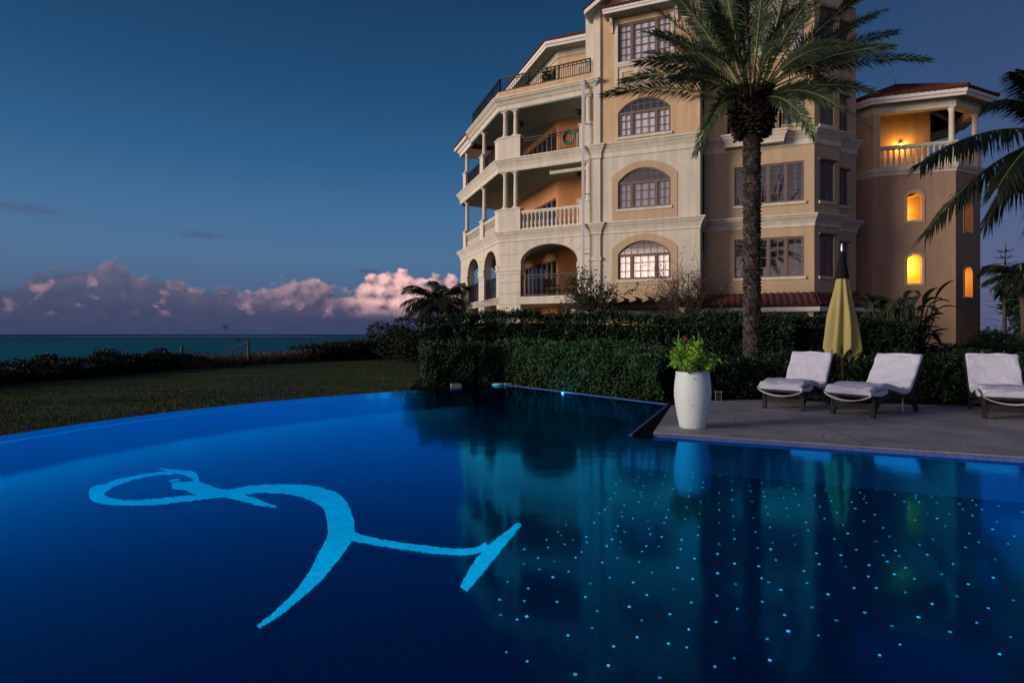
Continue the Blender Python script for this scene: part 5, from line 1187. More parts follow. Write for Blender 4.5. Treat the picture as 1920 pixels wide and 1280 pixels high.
surround(TR, *rw, 3.08, 4.18, .32, .09); surround(TR, *rw, 6.15, 7.25, .32, .09)
mb = MB(); mb.prism([TF.xy(.9, -.5), TF.xy(2.5, -.5), TF.xy(2.5, -.6), TF.xy(.9, -.6)], 0, 2.6); mb.build('door', 'stucco_tower', T)
# inner stair well: plaster drum wall, landings and sloping stair soffits
inner = [P0, P1, P2, P3, P4, P5, P6, P7]; cen = sum(inner, Vector((0, 0))) / 8
ctr = cen
iw = [TF.xy(.5, -1.5), TF.xy(3.3, -1.5), TR.xy(2.0, -1.3)]
mb = MB(); mb.sweep(iw, [(-.06, .2), (.06, .2), (.06, ZL - .3), (-.06, ZL - .3)]); mb.build('inner_wall', 'plaster_warm', T)
for z in (2.6, 5.75, ZL - .28):
    mb = MB(); mb.prism([tuple(cen + (p - cen) * .93) for p in inner], z, z + .14); mb.build('landing', 'plaster_warm', T)
for za, zb in ((4.55, 5.55), (7.5, 8.4)):
    mb = MB(); a, b = TF.p(.35, -.42, za + .0), TF.p(2.9, -.42, zb)
    c, d = TF.p(2.9, -1.42, zb), TF.p(.35, -1.42, za)
    u = Vector((0, 0, .16)); mb.hexa([a, b, c, d, a + u, b + u, c + u, d + u]); mb.build('stair_flight', 'plaster_warm', T)
# belt course, loggia
mb = MB(); mb.sweep([tuple(P7), tuple(P0), tuple(P1), tuple(P2), tuple(P3)], [(-.06, ZL - .34), (.04, ZL - .34), (.06, ZL - .22), (.10, ZL - .20), (.16, ZL - .08), (.16, ZL), (-.06, ZL)]); mb.build('belt_course', 'trim', T)
mb = MB(); mb.prism([tuple(p) for p in inner], ZL - .12, ZL + .004); mb.build('loggia_floor', 'trim', T)
zt = 11.95
mb = MB(); mb.fbox(TF, -.02, .30, -.32, .02, ZL + .005, zt); mb.build('corner_pier', 'stucco_peach', T)
mb = MB(); mb.panel(TL, rect(0, 1.95, ZL + .005, zt), [], .22); mb.build('loggia_wall', 'stucco_peach', T)
LB = Frame(P0 + Vector((.326, .946)) * 2.3, TF.d)
mb = MB(); mb.panel(LB, rect(-.9, 3.02, ZL + .005, 12.6), [], .25); mb.build('loggia_wall', 'stucco_peach', T)
balustrade(TF, .31, 3.16, -.15, ZL + .006, 1.10, T, .24)
balustrade(TR, .16, 1.9, -.15, ZL + .006, 1.10, T, .24)
def tcol(p, z0, z1, r=.13):
    mb = MB(); h = z1 - z0
    mb.lathe([(r * 1.3, 0), (r * 1.35, .08), (r, .14), (r, .2), (r * .86, h - .22), (r * .95, h - .2), (r * .86, h - .17), (r * 1.2, h - .06), (r * 1.3, h)], (p[0], p[1], z0), 20)
    mb.build('column', 'trim', T)
for p in (TF.xy(3.27, -.16), TR.xy(1.95, -.18), tuple(P3 + (cen - P3) * .06), tuple(P4 + (cen - P4) * .06)): tcol(p, ZL + .01, zt)
mb = MB()
q = TF.xy(3.27, -.16); mb.box((q[0], q[1], ZL + .55), (.40, .40, 1.1), math.atan2(TF.d.y, TF.d.x)); mb.build('pedestal', 'trim', T); mb = MB(); q = TR.xy(1.95, -.18); mb.box((q[0], q[1], ZL + .55), (.38, .38, 1.1), math.atan2(TR.d.y, TR.d.x))
mb.build('pedestal', 'trim', T)
oct_ = [tuple(p) for p in (P7, P0, P1, P2, P3, P4, P5, P6)]
mb = MB(); mb.sweep(oct_, [(-.34, zt), (.02, zt), (.02, zt + .30), (.08, zt + .33), (.08, zt + .38), (-.34, zt + .38)], closed=True); mb.build('beam', 'trim', T)
mb = MB(); mb.sweep(oct_, [(.05, zt + .383), (.46, zt + .383), (.46, zt + .43), (-.30, zt + .43), (-.30, zt + .40)], closed=True); mb.build('soffit', 'ceiling', T)
mb = MB(); mb.sweep(oct_, [(.46, zt + .33), (.54, zt + .33), (.56, zt + .44), (.62, zt + .46), (.62, zt + .62), (.46, zt + .62)], closed=True); mb.build('fascia', 'fascia', T)
apex = Vector((cen.x, cen.y, 14.25))
n = 8; EP = []
for i in range(n):
    a, b, c = (Vector(oct_[(i + k) % n]) for k in (-1, 0, 1)); n1_ = (b - a).normalized(); n2_ = (c - b).normalized()
    n1_ = Vector((n1_.y, -n1_.x)); n2_ = Vector((n2_.y, -n2_.x)); o = (n1_ + n2_) / (1 + n1_.dot(n2_)); q = b + o * .66; EP.append(Vector((q.x, q.y, zt + .63)))
for i in range(n):
    a, b = EP[i], EP[(i + 1) % n]
    tiled('roof', a, b, apex.lerp(b, .03), apex.lerp(a, .03), T, wave=.26)
mb = MB()
for i in range(n): mb.tube([EP[i] + Vector((0, 0, .10)), apex + Vector((0, 0, .12))], .09, 6)
mb.build('ridge_tiles', 'tile', T)
# rafters under the roof
for i in range(n):
    mb = MB(); a = EP[i].lerp(apex, .18) - Vector((0, 0, .22)); mb.bar(a, apex - Vector((0, 0, .35)), .12, .20); mb.build('rafter', 'trim', T)
mb = MB(); mb.tube([apex, apex + Vector((0, 0, .5))], .012); mb.build('lightning_rod', 'iron', T)

def sconce(p, nrm, label, power, nm='wall_lamp'):
    p = Vector(p); nv = Vector((*nrm, 0)).normalized()
    t = thing(nm, label, 'wall lamp', tuple(p), 'lit wall lamps of the stair tower')
    mb = MB(); mb.bar(p - nv * .12, p - nv * .10, .12, .22); mb.bar(p - nv * .10 + Vector((0, 0, .1)), p + Vector((0, 0, .16)), .02); mb.lathe([(.08, .13), (.05, .18), (.015, .22)], p, 10); mb.build('bracket', 'lamp_metal', t)
    mb = MB(); mb.lathe([(.02, -.05), (.05, -.03), (.062, .02), (.05, .08), (.03, .12)], p, 12); mb.build('bulb', 'warm_bulb', t)
    ld = bpy.data.lights.new('wall_lamp_light', 'POINT'); ld.energy = power; ld.color = (1, .42, .05); ld.shadow_soft_size = .06
    lo = bpy.data.objects.new('wall_lamp_light', ld); COL.objects.link(lo); lo.parent = t; lo.location = nv * .14 + Vector((0, 0, .03))
lp = LB.p(1.72, .13, 10.92)
sconce(lp, TF.nn, 'glowing wall lamp in the open loggia behind the balustrade at the top of the tower', 55)
sconce(TF.p(1.46, -1.30, 4.70), TF.nn, 'bright glowing wall lamp inside the lower front arched window of the tower', 200)
sconce(TF.p(1.40, -1.30, 7.30), TF.nn, 'dim amber wall lamp inside the upper front arched window of the tower', 75)
sconce(TR.p(.55, -1.12, 4.3), TR.nn, 'wall lamp hidden inside the stair well behind the slim side window', 130)

# ------------------------------------------------------------------ date palm in front of the house
def palm_trunk(t, base, z1, r, n_rows, per, name='trunk'):
    mb = MB(); x, y, z0 = base
    prof = [(r * (1.25 if k == 0 else 1 + .04 * math.sin(k * 1.7)), (z1 - z0) * k / 24) for k in range(25)]
    mb.lathe(prof, base, 18)
    for i in range(n_rows):
        z = z0 + .1 + (z1 - z0 - .1) * i / n_rows
        for j in range(per):
            a = 2 * math.pi * (j + .5 * (i % 2)) / per + random.uniform(-.1, .1) + i * .07; ca, sa = math.cos(a), math.sin(a)
            w = math.pi * r / per * 1.15; rr = r * .97; out = rr + random.uniform(.028, .058); h = random.uniform(.075, .11)
            def q(rad, u, zz): return (x + ca * rad - sa * u, y + sa * rad + ca * u, zz)
            mb.add([q(rr, -w, z), q(rr, w, z), q(out, w * .75, z + h * .8), q(out, -w * .75, z + h * .8), q(rr, -w * .5, z + h * 1.1), q(rr, w * .5, z + h * 1.1)], [[0, 1, 2, 3], [3, 2, 5, 4], [0, 3, 4], [1, 5, 2]])
    return mb.build(name, 'palm_trunk', t)

PB = Vector((5.62, 14.0, 0))
t = thing('date_palm', 'tall date palm with rough dark trunk and wide feathery crown before the house', 'palm tree', tuple(PB))
zc = 6.55
palm_trunk(t, tuple(PB), zc - .2, .170, 78, 12)
# bulb of old leaf bases
mb = MB(); mb.lathe([(.24, -.55), (.36, -.35), (.44, -.05), (.43, .2), (.33, .42), (.2, .55)], (PB.x, PB.y, zc), 16)
for i in range(15):
    z = zc - .58 + i * .072; rad = np.interp(i, [0, 4, 9, 14], [.25, .40, .45, .33])
    for j in range(20):
        a = 2 * math.pi * (j + .5 * (i % 2)) / 20 + random.uniform(-.12, .12); ca, sa = math.cos(a), math.sin(a); L = random.uniform(.11, .20); w = .036
        up = np.interp(i, [0, 14], [-.35, .75]) + random.uniform(-.2, .2)
        b = Vector((PB.x + ca * rad * .93, PB.y + sa * rad * .93, z)); e = b + Vector((ca, sa, up)) * L; sd_ = Vector((-sa, ca, 0)) * w
        u_ = Vector((-ca * up, -sa * up, 1)).normalized() * .02
        mb.add([b - sd_ - u_, b + sd_ - u_, b + sd_ + u_, b - sd_ + u_, e - sd_ * .7 - u_, e + sd_ * .7 - u_, e + sd_ * .7 + u_, e - sd_ * .7 + u_],
               [[0, 1, 5, 4], [1, 2, 6, 5], [2, 3, 7, 6], [3, 0, 4, 7], [4, 5, 6, 7]])
mb.build('leaf_bases', 'palm_boots', t)
def pix(px, py, Y): return np.array([(px - 960) / 1120 * Y, Y, 1.3 + (627 - py) / 1120 * Y])
ctop = np.array([PB.x, PB.y, zc + .35])
# (tip px, tip py, depth shift, lift of the mid point) — fronds seen in the crown
FR_ = [(1133, 178, -.6, .62), (1168, 152, .5, .62), (1195, 118, -1.2, .55), (1216, 100, .8, .50), (1232, 62, -.6, .45), (1226, 18, .4, .42), (1240, -40, -.9, .35), (1275, -110, .9, .2),
       (1740, 112, -.4, .62), (1682, 60, .5, .50), (1668, 88, -1.2, .52), (1640, 30, .9, .40), (1628, -20, -.7, .35), (1600, -80, .7, .30),
       (1632, 172, -1.0, .65), (1640, 245, -.3, .95), (1528, 258, -1.6, .85), (1572, 200, -1.5, .7), (1304, 288, -.5, 1.05), (1330, 232, -1.5, .9), (1352, 208, 1.4, .9), (1262, 150, -1.9, .72), (1545, 150, 1.9, .8), (1480, 230, 1.8, .9),
       (1330, -170, -.9, .1), (1380, -215, .5, 0), (1420, -235, -.4, 0), (1465, -215, .9, .0), (1510, -180, -.8, .1), (1560, -130, .5, .15), (1300, -60, -1.9, .3), (1350, -90, 1.9, .25), (1440, -110, -2.3, .35), (1500, -70, 2.2, .3), (1545, -40, -1.9, .4), (1390, -40, -2.7, .45), (1205, 60, 1.2, .55), (1660, 20, 1.3, .5), (1280, -10, .2, .4), (1530, -130, 1.2, .1), (1250, 110, 1.6, .75), (1610, 100, 1.5, .7), (1380, -120, .9, .1), (1450, -160, .3, 0), (1330, -20, .6, .3), (1515, 10, .6, .4), (1340, 30, -2.5, .6), (1490, 20, -2.6, .6), (1430, 20, 2.8, .6), (1360, 60, 2.7, .7), (1290, 40, 1.7, .5), (1570, 40, 1.6, .5), (1300, 95, -1.6, .6), (1575, 85, -1.5, .55), (1460, 90, -2.9, .9), (1400, 120, -2.9, 1.0)]
for i, (px, py, dy, lift) in enumerate(FR_):
    tip = pix(px, py, 14 + dy)
    d = tip - ctop; hd = np.array([d[0], d[1], 0]); hd /= np.linalg.norm(hd) + 1e-6
    low = d[2] < -.1
    P0_ = np.array([PB.x, PB.y, zc]) + hd * (.22 if not low else .30) + np.array([0, 0, .38 if not low else .12])
    P1_ = P0_ + (tip - P0_) * .48 + np.array([0, 0, lift * (1.0 if not low else .85)])
    build_frond('frond', t, ('palm_leaf', 'rachis'), P0_, P1_, tip, 124, .43, .0195, r0=.026, ang=(54, 20), vee=.20, jit=.24, sag=.14, start=.27 if not low else .12, twist=random.choice((-1, 1)) * random.uniform(.45, 1.05))

# ------------------------------------------------------------------ coconut palms
def coconut(label, base, crown, tips, leaf=.75, pairs=62, group=None, lean=None, lw=.05, dark='coco_leaf', tr=.14, extra=0, flen=2.0, fr_r=.03, trm='palm_trunk'):
    t = thing('coconut_palm', label, 'palm tree', tuple(base), group)
    mb = MB(); b, c = Vector(base), Vector(crown)
    pts = [b.lerp(c, k / 12) + Vector((math.sin(k / 12 * 3.1) * (lean or 0), 0, 0)) for k in range(13)]
    mb.tube(pts, [tr * (1.3 - .35 * k / 12) * (1 + .05 * (k % 2)) for k in range(13)], 10); mb.build('trunk', trm, t)
    tips = list(tips)
    for k in range(extra):
        a = 2 * math.pi * k / extra + random.uniform(-.2, .2); e = random.uniform(-.55, .75)
        tips.append((c.x + math.cos(a) * flen * math.cos(e * .8), c.y + math.sin(a) * flen * math.cos(e * .8), c.z + math.sin(e) * flen * .9, .32 * flen + .12 * flen * e))
    for tp in tips:
        tip = np.array(tp[:3]); lift = tp[3]; P0_ = np.array(c); P1_ = P0_ + (tip - P0_) * .5 + np.array([0, 0, lift])
        build_frond('frond', t, (dark, 'rachis'), P0_, P1_, tip, pairs, leaf, lw, r0=fr_r, ang=(60, 32), vee=.05, sag=.62, start=.12, twist=random.uniform(-.3, .3), jit=.08)
    return t
def px3(px, py, Y): return tuple(pix(px, py, Y))
cr = px3(2010, 262, 15)
tipsR = [px3(1728, 305, 14.4) + (1.05,), px3(1738, 432, 14.7) + (1.25,), px3(1850, 415, 15.6) + (1.0,), px3(1862, 190, 15.3) + (.75,), px3(1908, 135, 14.6) + (.35,), px3(1872, 350, 13.6) + (1.0,), px3(1975, 40, 15) + (.4,), px3(2060, 20, 15.5) + (.4,), px3(2190, 140, 14.5) + (.8,), px3(2260, 290, 15.5) + (1.1,), px3(2200, 430, 14.4) + (1.2,), px3(2080, 470, 13.8) + (1.1,), px3(1960, 500, 16) + (1.1,)]
coconut('coconut palm leaning in from the right with long drooping fronds before the tower', (13.6, 14.6, 0), cr, tipsR, leaf=.90, pairs=120, lw=.055, lean=.4)
cr = px3(822, 570, 38)
coconut('small coconut palm beside the left corner of the house against the clouds', (-4.9, 38, -.3), cr, [], leaf=.85, pairs=56, lw=.07, extra=27, flen=2.25, tr=.12)
cr = px3(1916, 520, 24)
coconut('dark palm at the far right beyond the tower', (20.7, 24, 0), cr, [], leaf=.6, pairs=46, lw=.06, extra=24, flen=1.3, tr=.11, dark='coco_leaf', trm='bark')

# ------------------------------------------------------------------ hedges and bushes
def hedge(name, label, cat, path, depth, z0, tops, n, leaf, m='hedge_leaf', group=None, wob=.10, core=True, seed=0, twigs=0):
    """clipped hedge along a plan path: leaves in a shell around a dark core"""
    rs = np.random.default_rng(100 + seed)
    P = np.array(path, float); seg = np.linalg.norm(np.diff(P, axis=0), axis=1); cum = np.concatenate([[0], np.cumsum(seg)])
    tp = np.array(tops if np.ndim(tops) else [tops] * len(P), float)
    u = rs.random(n) * cum[-1]; k = np.clip(np.searchsorted(cum, u) - 1, 0, len(seg) - 1); f = (u - cum[k]) / seg[k]
    c = P[k] * (1 - f)[:, None] + P[k + 1] * f[:, None]; d = (P[k + 1] - P[k]) / seg[k][:, None]; nn = np.stack([d[:, 1], -d[:, 0]], 1)
    zt = np.interp(u, cum, tp)
    lump = .5 * np.sin(u * 2.1 + seed) + .35 * np.sin(u * 5.3 + 1.3 * seed) + .3 * np.sin(u * 11.7 + seed * 2.2)
    zt = zt + lump * wob
    side = rs.random(n); per = (zt - z0).mean(); ptop = depth / (depth + 2 * per)
    ins = rs.exponential(.07, n)
    off = np.where(side < ptop, rs.uniform(-.5, .5, n) * depth, 0.0)
    h = z0 + (zt - z0) * rs.random(n) ** .8
    rnd = np.sin(u * 3.7 + h * 4.1 + seed) * .08 + np.sin(u * 9.1 - h * 7.3) * .05
    sgn = np.where(rs.random(n) < .68, 1, -1)
    off = np.where(side < ptop, off, sgn * (depth / 2 + rnd - ins))
    z = np.where(side < ptop, zt - ins * .9 + rs.exponential(.035, n) * (rs.random(n) < .3) + rnd * .6, np.minimum(h, zt - .02))
    # rounded shoulders
    over = np.clip((z - (zt - .22)) / .22, 0, 1) * (side >= ptop); off = off * (1 - .16 * over)
    pts = np.stack([c[:, 0] + nn[:, 0] * off, c[:, 1] + nn[:, 1] * off, z], 1)
    t = thing(name, label, cat, (*P.mean(0), z0), group)
    V, F = leaf_cloud(pts, leaf, leaf * .52); o = np_build('foliage', V, F, m, t)
    if twigs:
        sel = rs.integers(0, n, twigs); q = pts[sel]; q = q[q[:, 2] < z0 + .75 * (per)]
        V, F = leaf_cloud(q, .26, .012, dirs=np.array([0, 0, 1.4])); np_build('twigs', V, F, 'twig', t)['kind'] = 'stuff'
        sel = rs.integers(0, n, twigs * 4); q = pts[sel]; q = q[q[:, 2] > z0 + .70 * (per)]
        V, F = leaf_cloud(q, leaf * 1.15, leaf * .5, dirs=np.array([0, 0, 1.2])); np_build('new_growth', V, F, 'new_leaf', t)
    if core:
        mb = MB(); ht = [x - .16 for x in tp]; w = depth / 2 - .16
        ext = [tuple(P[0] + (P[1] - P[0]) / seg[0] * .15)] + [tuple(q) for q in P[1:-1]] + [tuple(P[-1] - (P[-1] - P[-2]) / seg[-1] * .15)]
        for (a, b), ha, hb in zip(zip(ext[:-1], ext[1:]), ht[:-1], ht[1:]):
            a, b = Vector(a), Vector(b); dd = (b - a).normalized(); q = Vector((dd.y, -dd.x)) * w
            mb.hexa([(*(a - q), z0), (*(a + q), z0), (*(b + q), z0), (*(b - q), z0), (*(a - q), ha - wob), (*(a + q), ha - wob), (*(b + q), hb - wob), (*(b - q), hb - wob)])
        mb.build('branches', 'hedge_core', t)  # added solid core, the dark between the leaves put into its colour
    return t
hedge('clipped_hedge', 'clipped green hedge along the far pool edge, in front of the taller hedge', 'hedge', [(-2.45, 15.95), (-1.1, 16.25), (-.05, 16.75), (1.6, 14.55), (3.35, 12.25)], 1.0, -.05, [1.0, 1.02, 1.05, 1.03, 1.0], 42000, .062, seed=1, twigs=900)
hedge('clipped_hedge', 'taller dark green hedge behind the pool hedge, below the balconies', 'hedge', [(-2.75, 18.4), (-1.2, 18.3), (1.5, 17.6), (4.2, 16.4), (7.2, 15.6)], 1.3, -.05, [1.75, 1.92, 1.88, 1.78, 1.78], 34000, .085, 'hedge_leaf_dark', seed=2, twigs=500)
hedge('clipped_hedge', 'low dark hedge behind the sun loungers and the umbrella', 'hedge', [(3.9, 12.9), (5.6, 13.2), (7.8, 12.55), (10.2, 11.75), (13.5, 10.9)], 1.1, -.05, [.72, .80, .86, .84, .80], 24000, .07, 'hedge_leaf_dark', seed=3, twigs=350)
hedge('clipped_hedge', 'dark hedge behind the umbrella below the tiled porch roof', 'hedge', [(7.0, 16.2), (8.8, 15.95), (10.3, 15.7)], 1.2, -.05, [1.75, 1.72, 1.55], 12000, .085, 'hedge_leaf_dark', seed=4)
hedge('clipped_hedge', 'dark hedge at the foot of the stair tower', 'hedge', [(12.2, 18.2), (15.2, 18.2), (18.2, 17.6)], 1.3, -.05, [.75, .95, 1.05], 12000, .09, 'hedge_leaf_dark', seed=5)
# strip of planting at the beach, along the lawn
hedge('beach_hedge', 'long low dark hedge between lawn and sea, next to the house', 'hedge', [(-15.2, 43.5), (-12.9, 48), (-9.9, 55.5), (-4.5, 64)], 3.2, -.65, [.30, .60, .62, .50], 20000, .16, 'bush_leaf', seed=6, wob=.22)
hedge('beach_hedge', 'low dark hedge at the beach, left end of the lawn', 'hedge', [(-21.2, 12), (-20.4, 18), (-20.2, 23), (-19.3, 30), (-18.2, 34)], 2.0, -.65, [.0, .0, .02, .10, .05], 16000, .12, 'bush_leaf', seed=7, wob=.2)

def bush(name, label, c, r, n, leaf, m, group=None, cat='bush', squash=.8, stems=5):
    t = thing(name, label, cat, tuple(c), group); rs = RNG
    lob = [(np.array([rs.normal() * r * .42, rs.normal() * r * .42, abs(rs.normal()) * r * .32 + r * .35]), r * rs.uniform(.42, .70)) for _ in range(9)]
    pts = []
    for q, rr in lob:
        d = rs.normal(size=(n // 9, 3)); d /= np.linalg.norm(d, axis=1, keepdims=True)
        pts.append(q + d * rr * (1 - rs.exponential(.12, (n // 9, 1))).clip(.2, 1.1) * np.array([1, 1, squash]))
    P = np.concatenate(pts); P = P[P[:, 2] > .0] + np.array(c)
    V, F = leaf_cloud(P, leaf, leaf * .55); np_build('foliage', V, F, m, t)
    mb = MB()
    for k in range(stems):
        a = random.random() * 6.28; mb.tube([Vector(c), Vector(c) + Vector((math.cos(a) * r * .3, math.sin(a) * r * .3, r * .6)), Vector(c) + Vector((math.cos(a) * r * .6, math.sin(a) * r * .6, r))], [.03, .02, .008], 5)
    mb.build('stem', 'bark', t)
    return t
bush('sea_grape', 'dark rounded sea grape bush rising above the beach hedge by the horizon', (-8.2, 42, -.4), 1.75, 7000, .17, 'bush_leaf', squash=.85)
bush('sea_grape', 'dark bush between the sea grape and the hedge below the small palm', (-5.7, 36, -.4), 1.75, 7000, .16, 'bush_leaf')
bush('sea_grape', 'dark low bush on the beach strip left of the rope posts', (-19.6, 29.8, -.75), .95, 5000, .13, 'bush_leaf', squash=.75)
bush('sea_grape', 'wide dark bush on the beach strip at the left, below the sea', (-20.9, 27.0, -.75), .9, 5000, .13, 'bush_leaf', squash=.7)
bush('sea_grape', 'dark bush on the beach strip nearest the rope posts', (-19.0, 32.0, -.75), .85, 4500, .12, 'bush_leaf', squash=.75)
bush('garden_bush', 'round dark bush at the right foot of the stair tower', (15.6, 19.6, 0), 1.05, 5000, .10, 'hedge_leaf_dark')
bush('garden_bush', 'dark bush behind the end sun lounger at the right edge', (12.6, 13.5, 0), .95, 5000, .08, 'hedge_leaf_dark')
bush('garden_bush', 'tall dark shrubbery under the trees right of the tower', (25.0, 28.0, 0), 2.6, 13000, .16, 'hedge_leaf_dark', squash=1.05)
bush('garden_bush', 'dark shrubbery at the right edge behind the second umbrella', (19.0, 20.5, 0), 1.7, 8000, .12, 'hedge_leaf_dark')

# sea oats on the dune
t = thing('sea_oats', 'tuft of dry brownish sea oats on the dune around the rope posts', 'grass', (-17.0, 38, -.6)); t['kind'] = 'stuff'
n = 9000
u = RNG.random(n); q = np.stack([np.interp(u, [0, .4, 1], [-18.1, -16.9, -15.4]) + RNG.normal(0, .5, n), np.interp(u, [0, .4, 1], [33.5, 38, 43.5]) + RNG.normal(0, .9, n), np.full(n, -.66)], 1)
cl = .55 + .45 * np.sin(u * 24) * np.sin(u * 9 + 1); hgt = (.30 + .45 * RNG.random(n) ** 2) * (.55 + .75 * cl)
bend = RNG.normal(0, .65, (n, 2)) * hgt[:, None]; w = .014
sx = RNG.normal(size=(n, 2)); sx /= np.linalg.norm(sx, axis=1, keepdims=True); sx = np.concatenate([sx * w, np.zeros((n, 1))], 1)
mid = q + np.concatenate([bend * .3, (hgt * .6)[:, None]], 1); tip = q + np.concatenate([bend, hgt[:, None]], 1)
V = np.stack([q - sx, q + sx, mid + sx, mid - sx, tip + sx * .9, tip - sx * .9], 1).reshape(-1, 3); k = np.arange(n)[:, None] * 6
np_build('blades', V, np.concatenate([k + np.array([[0, 1, 2, 3]]), k + np.array([[3, 2, 4, 5]])]), 'beach_grass', t)
for px, py, Y, lab in ((425, 612, 37.5, 'tall dry sea oat stalk with a reddish plume beside the rope'), (448, 636, 38, 'short dark sea oat stalk just left of the far rope post')):
    tp = pix(px, py, Y); bs = np.array([tp[0] + .15, Y, -.65]); t = thing('sea_oat_stalk', lab, 'plant', tuple(bs))
    mb = MB(); mb.tube([bs, bs * .5 + tp * .5 + np.array([.03, 0, .1]), tp], [.012, .010, .006], 5); mb.build('stem', 'beach_grass', t)
    P = tp + RNG.normal(size=(70, 3)) * np.array([.07, .06, .12]) + np.array([-.05, 0, -.05]); V, F = leaf_cloud(P, .12, .03); np_build('plume', V, F, 'dry_leaf', t)
# rope between two posts
t = thing('rope_barrier', 'two weathered posts with a sagging pale rope on the dune before the sea', 'rope barrier', (-19, 34, -.7))
pa, pb = pix(341, 650, 33.5), pix(466, 639, 36.5)
for p in (pa, pb):
    mb = MB(); mb.lathe([(.085, -1.2), (.08, .0), (.07, .02)], tuple(p), 8); mb.build('post', 'driftwood', t)
mb = MB(); A, B_ = pa + np.array([0, 0, -.08]), pb + np.array([0, 0, -.10])
mb.tube([A * (1 - s) + B_ * s + np.array([0, 0, -.52 * 4 * s * (1 - s) * (1 - .3 * s)]) for s in np.linspace(0, 1, 22)], .04, 6); mb.build('rope', 'rope', t)
bush('dune_mound', 'small brownish scrub mound on the far end of the beach hedge', (-5.6, 58, -.4), .75, 1500, .12, 'dry_leaf', squash=.6)

# ------------------------------------------------------------------ pergola with climbers
t = thing('pergola', 'dark timber pergola with slanted rafter ends in front of the arched windows', 'pergola', (4.4, 26.2, 0))
GF = Frame((4.4, 26.0), D1)
pa = -2.2; pe = 3.55; zb = 2.42
mb = MB(); mb.fbox(GF, pa, pe, .0, .10, zb, zb + .27); mb.build('beam', 'wood_dark', t)
mb = MB(); mb.fbox(GF, pa, pe, -1.7, -1.6, zb, zb + .27); mb.build('beam', 'wood_dark', t)
k = 0; s = pa + .25
while s < pe:
    mb = MB(); P = [(-2.0, zb + .27), (.12, zb + .27), (.62, zb + .30), (.66, zb + .34), (.15, zb + .52), (-2.0, zb + .52)]
    mb.add([GF.p(s - .035 + max(n, 0) * .95, n, z) for n, z in P] + [GF.p(s + .035 + max(n, 0) * .95, n, z) for n, z in P], [list(range(6)), list(range(6, 12))[::-1]] + [[i, (i + 1) % 6, 6 + (i + 1) % 6, 6 + i] for i in range(6)])
    mb.build('rafter', 'wood_dark', t); s += .54
for s in (pa + .5, pe - .6):
    mb = MB(); q = GF.p(s, .05, 0); mb.lathe([(.17, 0), (.17, .1), (.13, .14), (.12, zb - .22), (.15, zb - .15), (.17, zb - .05), (.17, zb - .002)], q, 16); mb.build('column', 'trim', t)

def climber(label, base, height, spread, nbr, nleaf, leaf_m, depthlv, leaf, flowers=0, lean=(0, 0)):
    t = thing('bougainvillea', label, 'climbing shrub', tuple(base)); mb = MB(); ends = []
    def grow(p, d, L, r, lv):
        n = 4; pts = [p]
        for i in range(n):
            d = (d + Vector((random.gauss(0, .22), random.gauss(0, .22), random.gauss(.03, .16)))).normalized(); pts.append(pts[-1] + d * L / n)
        mb.tube(pts, [r * (1 - .5 * i / n) for i in range(n + 1)], 4 if lv > 1 else 6, False)
        if lv >= depthlv: ends.extend(pts[1:]); return
        for k in range(random.randint(3, 4)):
            q = pts[random.randint(1, n)]
            nd = (d + Vector((random.gauss(0, .75), random.gauss(0, .75), random.gauss(0, .55)))).normalized(); grow(q, nd, L * random.uniform(.55, .8), r * .55, lv + 1)
    for k in range(nbr):
        a = 2 * math.pi * k / nbr + random.random(); d = Vector((math.cos(a) * spread + lean[0], math.sin(a) * spread + lean[1], 1)).normalized()
        grow(Vector(base) + Vector((random.gauss(0, .1), random.gauss(0, .1), 0)), d, height * .62, .032, 0)
    mb.build('branches', 'bark', t)
    E_ = np.array(ends); P = E_[RNG.integers(0, len(E_), nleaf)] + RNG.normal(0, .06, (nleaf, 3))
    V, F = leaf_cloud(P, leaf, leaf * .6); np_build('leaves', V, F, leaf_m, t)
    if flowers:
        P = E_[RNG.integers(0, len(E_), flowers)]; P = P[np.argsort(P[:, 2])[:flowers]]
        V, F = leaf_cloud(np.repeat(P, 6, 0) + RNG.normal(0, .05, (len(P) * 6, 3)), .09, .07); np_build('flowers', V, F, 'red_flower', t)
climber('sparse leafy bougainvillea climbing over the left end of the pergola', (3.35, 25.2, 1.6), 2.0, .5, 8, 1500, 'vine_leaf', 3, .12, lean=(.25, 0))
climber('bare twiggy bougainvillea over the right end of the pergola', (7.0, 24.2, 1.2), 2.6, .42, 13, 1500, 'dry_leaf', 4, .075)
climber('thin upright climber against the balcony pier beside the downpipe', (2.95, 26.2, 1.4), 2.4, .12, 2, 420, 'vine_leaf', 2, .11)
climber('tangle of pale twigs under the right end of the pergola', (7.2, 23.6, .6), 1.4, .5, 7, 500, 'dry_leaf', 3, .09, 6)

